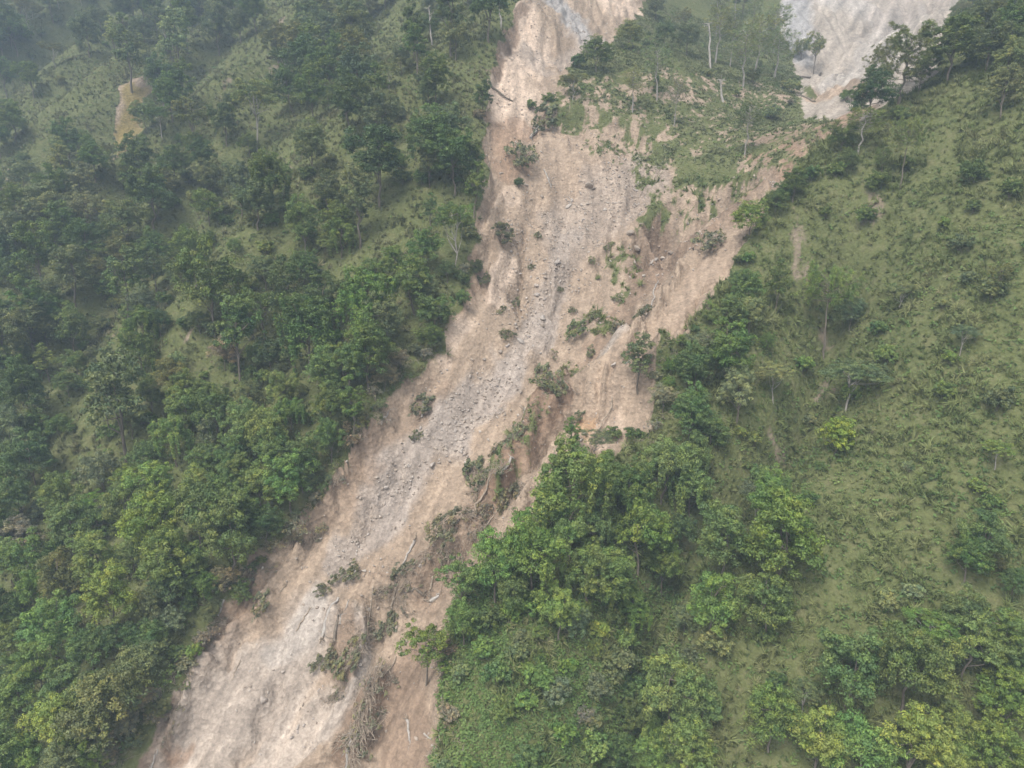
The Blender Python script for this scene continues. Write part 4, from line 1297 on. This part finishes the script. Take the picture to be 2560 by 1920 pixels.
def cover_material(name, stops, trans=.25):
    mt, n, l, b = new_mat(name)
    oi = n.new('ShaderNodeObjectInfo'); va = nd(n, 'Attribute', attribute_name='var'); sep = n.new('ShaderNodeSeparateColor'); l.new(va.outputs['Color'], sep.inputs[0])
    t = nd(n, 'TexNoise', Scale=.09, Detail=4.0, Roughness=.6); l.new(oi.outputs['Location'], t.inputs['Vector'])
    a1 = nd(n, 'Math', operation='MULTIPLY_ADD'); l.new(oi.outputs['Random'], a1.inputs[0]); a1.inputs[1].default_value = .34
    a2 = nd(n, 'Math', operation='MULTIPLY_ADD'); l.new(t.outputs[0], a2.inputs[0]); a2.inputs[1].default_value = 1.5; a2.inputs[2].default_value = -.42
    l.new(a2.outputs[0], a1.inputs[2])
    c = ramp(n, l, a1.outputs[0], stops)
    c = mixc(n, l, 1.0, c, ramp(n, l, sep.outputs[0], [(0, .78), (1, 1.22)]), 'MULTIPLY')
    l.new(c, b.inputs['Base Color']); b.inputs['Roughness'].default_value = .6; b.inputs['Specular IOR Level'].default_value = .25
    tr = n.new('ShaderNodeBsdfTranslucent'); l.new(c, tr.inputs['Color']); mx = n.new('ShaderNodeMixShader'); mx.inputs[0].default_value = trans
    l.new(b.outputs[0], mx.inputs[1]); l.new(tr.outputs[0], mx.inputs[2]); l.new(mx.outputs[0], n['Material Output'].inputs['Surface'])
    return mt
M_GRASS = cover_material('grass', [(.10, (.124, .160, .050)), (.42, (.172, .204, .068)), (.68, (.220, .232, .090)), (1.0, (.300, .270, .150))])
M_HERB = cover_material('herbs', [(.1, (.085, .140, .044)), (.5, (.130, .205, .056)), (.9, (.195, .250, .072))])

def put_grass(name, n, box, smin, smax, label, cond, tufts=None):
    x, y, z, px, py, s = world_points(n, *box)
    v = fieldat(veg, x, y); k = (srng.random(len(x)) < np.clip(v * 1.2 - .15, 0, 1)) & (fieldat(d2, x, y) < -.5) & cond(px, py, x, y)
    x, y, z = x[k], y[k], z[k]; s = s[k]; m = len(x)
    gxx, gyy = grad(x, y)
    rot = np.stack([np.clip(gyy, -1.2, 1.2) * .75, -np.clip(gxx, -1.2, 1.2) * .75, srng.uniform(0, 6.28, m)], -1)
    q = srng.uniform(smin, smax, (m, 1)) * (.45 + 1.0 * np.clip(1.3 * fbm(x / 7, y / 9, 3, 44)[:, None] + .5, 0, 1))
    scatter(name, np.stack([x, y, z - .05], -1), rot, np.c_[q, q, q * srng.uniform(.8, 1.15, (m, 1))], srng.integers(0, 6, m), tufts or TUFTS, label, 'grass')
    return m
TUFTS = [tuft(600 + i) for i in range(6)]
LEFTX = [1300, 1215, 1185, 1100, 950, 790, 565, 425, 300]; LEFTY = [0, 250, 640, 840, 1045, 1275, 1500, 1750, 1920]
isleft = lambda px, py, x, y: px < np.interp(py, LEFTY, LEFTX) + 30
isbench = lambda px, py: (px > 1380) & (py < 450) & (px < np.interp(py, [0, 240, 340, 450], [2300, 2140, 2060, 1960]))
M_GRASS2 = cover_material('bench_grass', [(.1, (.165, .195, .088)), (.5, (.225, .245, .115)), (.9, (.30, .285, .165))])
M_GRASS3 = cover_material('left_grass', [(.1, (.118, .140, .054)), (.42, (.165, .178, .075)), (.68, (.215, .208, .102)), (1.0, (.30, .262, .155))])
n1 = put_grass('right_slope_grass', 230000, (-40, 330, 20, 330), .75, 1.35, 'tufted green and straw-coloured grass covering the right-hand slope and bench', lambda px, py, x, y: ~isleft(px, py, x, y) & ~isbench(px, py))
n1b = put_grass('bench_grass', 60000, (-10, 130, 130, 300), .4, .8, 'light yellow-green short grass on the slumped bench above the slide', lambda px, py, x, y: ~isleft(px, py, x, y) & isbench(px, py), [tuft(620 + i, 24, 1.0, .06, M_GRASS2) for i in range(6)])
n2 = put_grass('left_slope_grass', 150000, (-420, 30, 20, 430), .7, 1.3, 'rough grass between the trees on the left-hand slope', isleft, [tuft(640 + i, 20, 1.05, .045, M_GRASS3) for i in range(6)])

def herb(seed, n=16, r=.55, size=.30):
    rng = np.random.default_rng(seed); d = nrm(rng.normal(0, 1, (n, 3))); d[:, 2] = np.abs(d[:, 2])
    V, F = leaf_quads(rng, d * r * rng.uniform(.5, 1, (n, 1)) * np.array([1, 1, .8]), d + np.array([0, 0, .8]), size, .6, .2)
    me = mesh_np('herb', V, F, M_HERB); a = me.attributes.new('var', 'FLOAT_COLOR', 'FACE'); v = rng.random(n)
    a.data.foreach_set('color', np.c_[v, v, v, np.ones(n)].astype(np.float32).ravel()); return me
HERBS = [herb(650 + i) for i in range(5)]
def put_herbs(name, n, box, dens, label, smin=.6, smax=1.5):
    x, y, z, px, py, s = world_points(n, *box); v = fieldat(veg, x, y)
    k = (srng.random(len(x)) < dens(px, py, x, y)) & (v > .35) & (fieldat(d2, x, y) < -.5)
    x, y, z = x[k], y[k], z[k]; m = len(x); q = srng.uniform(smin, smax, (m, 1)) ** 1.3
    scatter(name, np.stack([x, y, z], -1), np.c_[srng.normal(0, .2, (m, 2)), srng.uniform(0, 6.28, m)], np.c_[q, q, q * srng.uniform(.7, 1.3, (m, 1))], srng.integers(0, 5, m), HERBS, label, 'undergrowth')
    return m
n3 = put_herbs('left_slope_undergrowth', 60000, (-420, 20, 20, 430), lambda px, py, x, y: isleft(px, py, x, y) * np.clip(.35 + 1.3 * fbm(x / 9, y / 9, 2, 45), .04, .9), 'low leafy undergrowth beneath the trees left of the slide')
n4 = put_herbs('spur_undergrowth', 90000, (-20, 75, 20, 110), lambda px, py, x, y: (~isleft(px, py, x, y)) * np.where((py > 1450) & (px < 1700), .95, .12), 'bright low leafy plants carpeting the spur right of the slide', .45, 1.15)
n5 = put_herbs('right_slope_undergrowth', 40000, (-20, 260, 60, 300), lambda px, py, x, y: (~isleft(px, py, x, y)) * np.clip(.1 + 1.0 * fbm(x / 8, y / 8, 2, 46), .02, .7), 'scattered low leafy plants among the grass of the right slope')

# rubble on the slide
PEB = [rock_mesh(700 + i, 1) for i in range(6)]
gw = np.zeros_like(TX)
for c in [(840,1370,980,1180,38),(980,1180,1130,1050,58),(1130,1050,1270,920,52),(1270,920,1350,790,42),(1350,790,1420,580,60),(1430,560,1590,430,95),(1640,640,1900,450,44),(1300,560,1320,800,50)]:
    gw = np.maximum(gw, sstep(1.15, .5, capd(c, wx, wy)))
x, y, z, px, py, s = world_points(240000, -70, 90, 30, 260)
dd = fieldat(dS, x, y); g = fieldat(gw, x, y); cl = np.clip(.5 + 1.6 * fbm(x / 5, y / 5, 3, 47), .05, 1)
k = (dd > .4) & (srng.random(len(x)) < (.24 + .7 * g) * cl * (1 - fieldat(bank, x, y))); x, y, z, g = x[k], y[k], z[k], g[k]; m = len(x)
q = .06 + .16 * srng.random((m, 1)) ** 3 * 2.2 + .05 * g[:, None]
scatter('rubble', np.stack([x, y, z + q[:, 0] * .25], -1), srng.uniform(0, 6.28, (m, 3)), np.c_[q * srng.uniform(.8, 1.3, (m, 1)), q, q * srng.uniform(.6, 1, (m, 1))], srng.integers(0, 6, m), PEB, 'loose grey and buff rubble strewn down the slide', 'rubble')
# twigs and leaf litter along the slide's edges and the pushed-up ridge
def twig(seed):
    rng = np.random.default_rng(seed); tr = []
    for i in range(4):
        th = rng.uniform(0, 6.28); d = np.array([math.cos(th), math.sin(th), rng.normal(0, .12)]); c = rng.normal(0, .2, 3); c[2] = .06
        tr.append(tube(bent(rng, c - d * .6, c + d * .6, 4, .1), np.linspace(.028, .01, 4), 3))
    return mesh_np('twig', *join(tr), M_TWIG)
TW = [twig(750 + i) for i in range(5)]
tw = np.zeros_like(TX)
for c in [(1420,960,1230,1240,40),(1230,1240,960,1500,60),(960,1500,850,1660,50),(860,1900,950,1690,50),(1300,1130,1180,1230,50)]:
    tw = np.maximum(tw, sstep(1.15, .4, capd(c, wx, wy)))
x, y, z, px, py, s = world_points(60000, -70, 60, 30, 170); dd = fieldat(dS, x, y)
k = srng.random(len(x)) < np.maximum(.5 * fieldat(tw, x, y), .35 * sstep(2.5, .2, np.abs(dd + .3)) * (py > 850)) * (dd > -2.5); x, y, z = x[k], y[k], z[k]; m = len(x)
q = srng.uniform(.5, 1.5, (m, 1))
scatter('twig_litter', np.stack([x, y, z], -1), np.c_[srng.normal(0, .25, (m, 2)), srng.uniform(0, 6.28, m)], np.c_[q, q, q], srng.integers(0, 5, m), TW, 'dry twigs and roots littering the margins of the slide', 'twigs')

# ------------------------------------------------------------------ labels: each thing is told by its look and by the landmark it stands beside
LANDMARKS += [(0,0,'the top left photo corner'),(0,1920,'the bottom left photo corner'),(2560,1920,'the bottom right photo corner'),(2560,0,'the top right photo corner'),(0,960,"the left edge's middle"),(2560,960,"the right edge's middle"),
              (320,280,'the mossy soil streak'),(1280,100,'the cream scar wall'),(2080,20,'the white upper scar'),(1100,1060,'the grey rubble tongue'),(1255,650,'the cream bare patch'),(600,1760,'the pale lower slide floor'),(1760,680,'the smooth tan strip')]
def dirword(dx, dy):
    a = math.degrees(math.atan2(-dy, dx)) % 360
    return ['right of', 'up and right of', 'above', 'up and left of', 'left of', 'down and left of', 'below', 'down and right of'][int((a + 22.5) // 45) % 8]
ORD0 = ['nearest', 'second nearest', 'third nearest', 'fourth nearest', 'fifth nearest', 'sixth nearest', 'seventh nearest', 'eighth nearest', 'ninth nearest', 'tenth nearest', 'eleventh nearest', 'twelfth nearest']
TENS = ['', '', 'twenty', 'thirty', 'forty', 'fifty', 'sixty']
ONES = ['first', 'second', 'third', 'fourth', 'fifth', 'sixth', 'seventh', 'eighth', 'ninth']
ORD = ORD0 + [w + ' nearest' for w in 'thirteenth fourteenth fifteenth sixteenth seventeenth eighteenth nineteenth'.split()]
for t in range(2, 7): ORD += [TENS[t][:-1] + 'ieth nearest'] + [TENS[t] + '-' + o + ' nearest' for o in ONES]
book = {}
for o, x, y, look, z in TODO:
    L = min(LANDMARKS, key=lambda q: math.hypot(q[0] - x, q[1] - y))
    book.setdefault((look, dirword(x - L[0], y - L[1]), L[2]), []).append((math.hypot(L[0] - x, L[1] - y), o))
for (look, d, lm), items in book.items():
    items.sort(key=lambda q: q[0])
    for i, (_, o) in enumerate(items):
        o['label'] = ('%s %s %s' % (look, d, lm)) if len(items) == 1 else '%s, %s %s %s' % (look, ORD[min(i, len(ORD) - 1)], d, lm)
# ------------------------------------------------------------------ haze
def haze():
    V = [(x, y, z) for z in (-160.0, 800.0) for y in (-90.0, 720.0) for x in (-720.0, 720.0)]
    F = [(0, 2, 3, 1), (4, 5, 7, 6), (0, 1, 5, 4), (1, 3, 7, 5), (3, 2, 6, 7), (2, 0, 4, 6)]
    mt = bpy.data.materials.new('haze'); mt.use_nodes = True
    n = mt.node_tree.nodes; n.clear(); out = n.new('ShaderNodeOutputMaterial')
    v = n.new('ShaderNodeVolumePrincipled'); v.inputs['Color'].default_value = (.62, .80, 1.0, 1); v.inputs['Density'].default_value = HAZE
    v.inputs['Anisotropy'].default_value = 0.0
    mt.node_tree.links.new(v.outputs[0], out.inputs['Volume'])
    o = link('haze', mesh_np('haze', V, F, mt)); tag(o, 'thin bluish haze hanging over the whole slope', 'haze', None, 'stuff')
HAZE = 0.0007
haze()
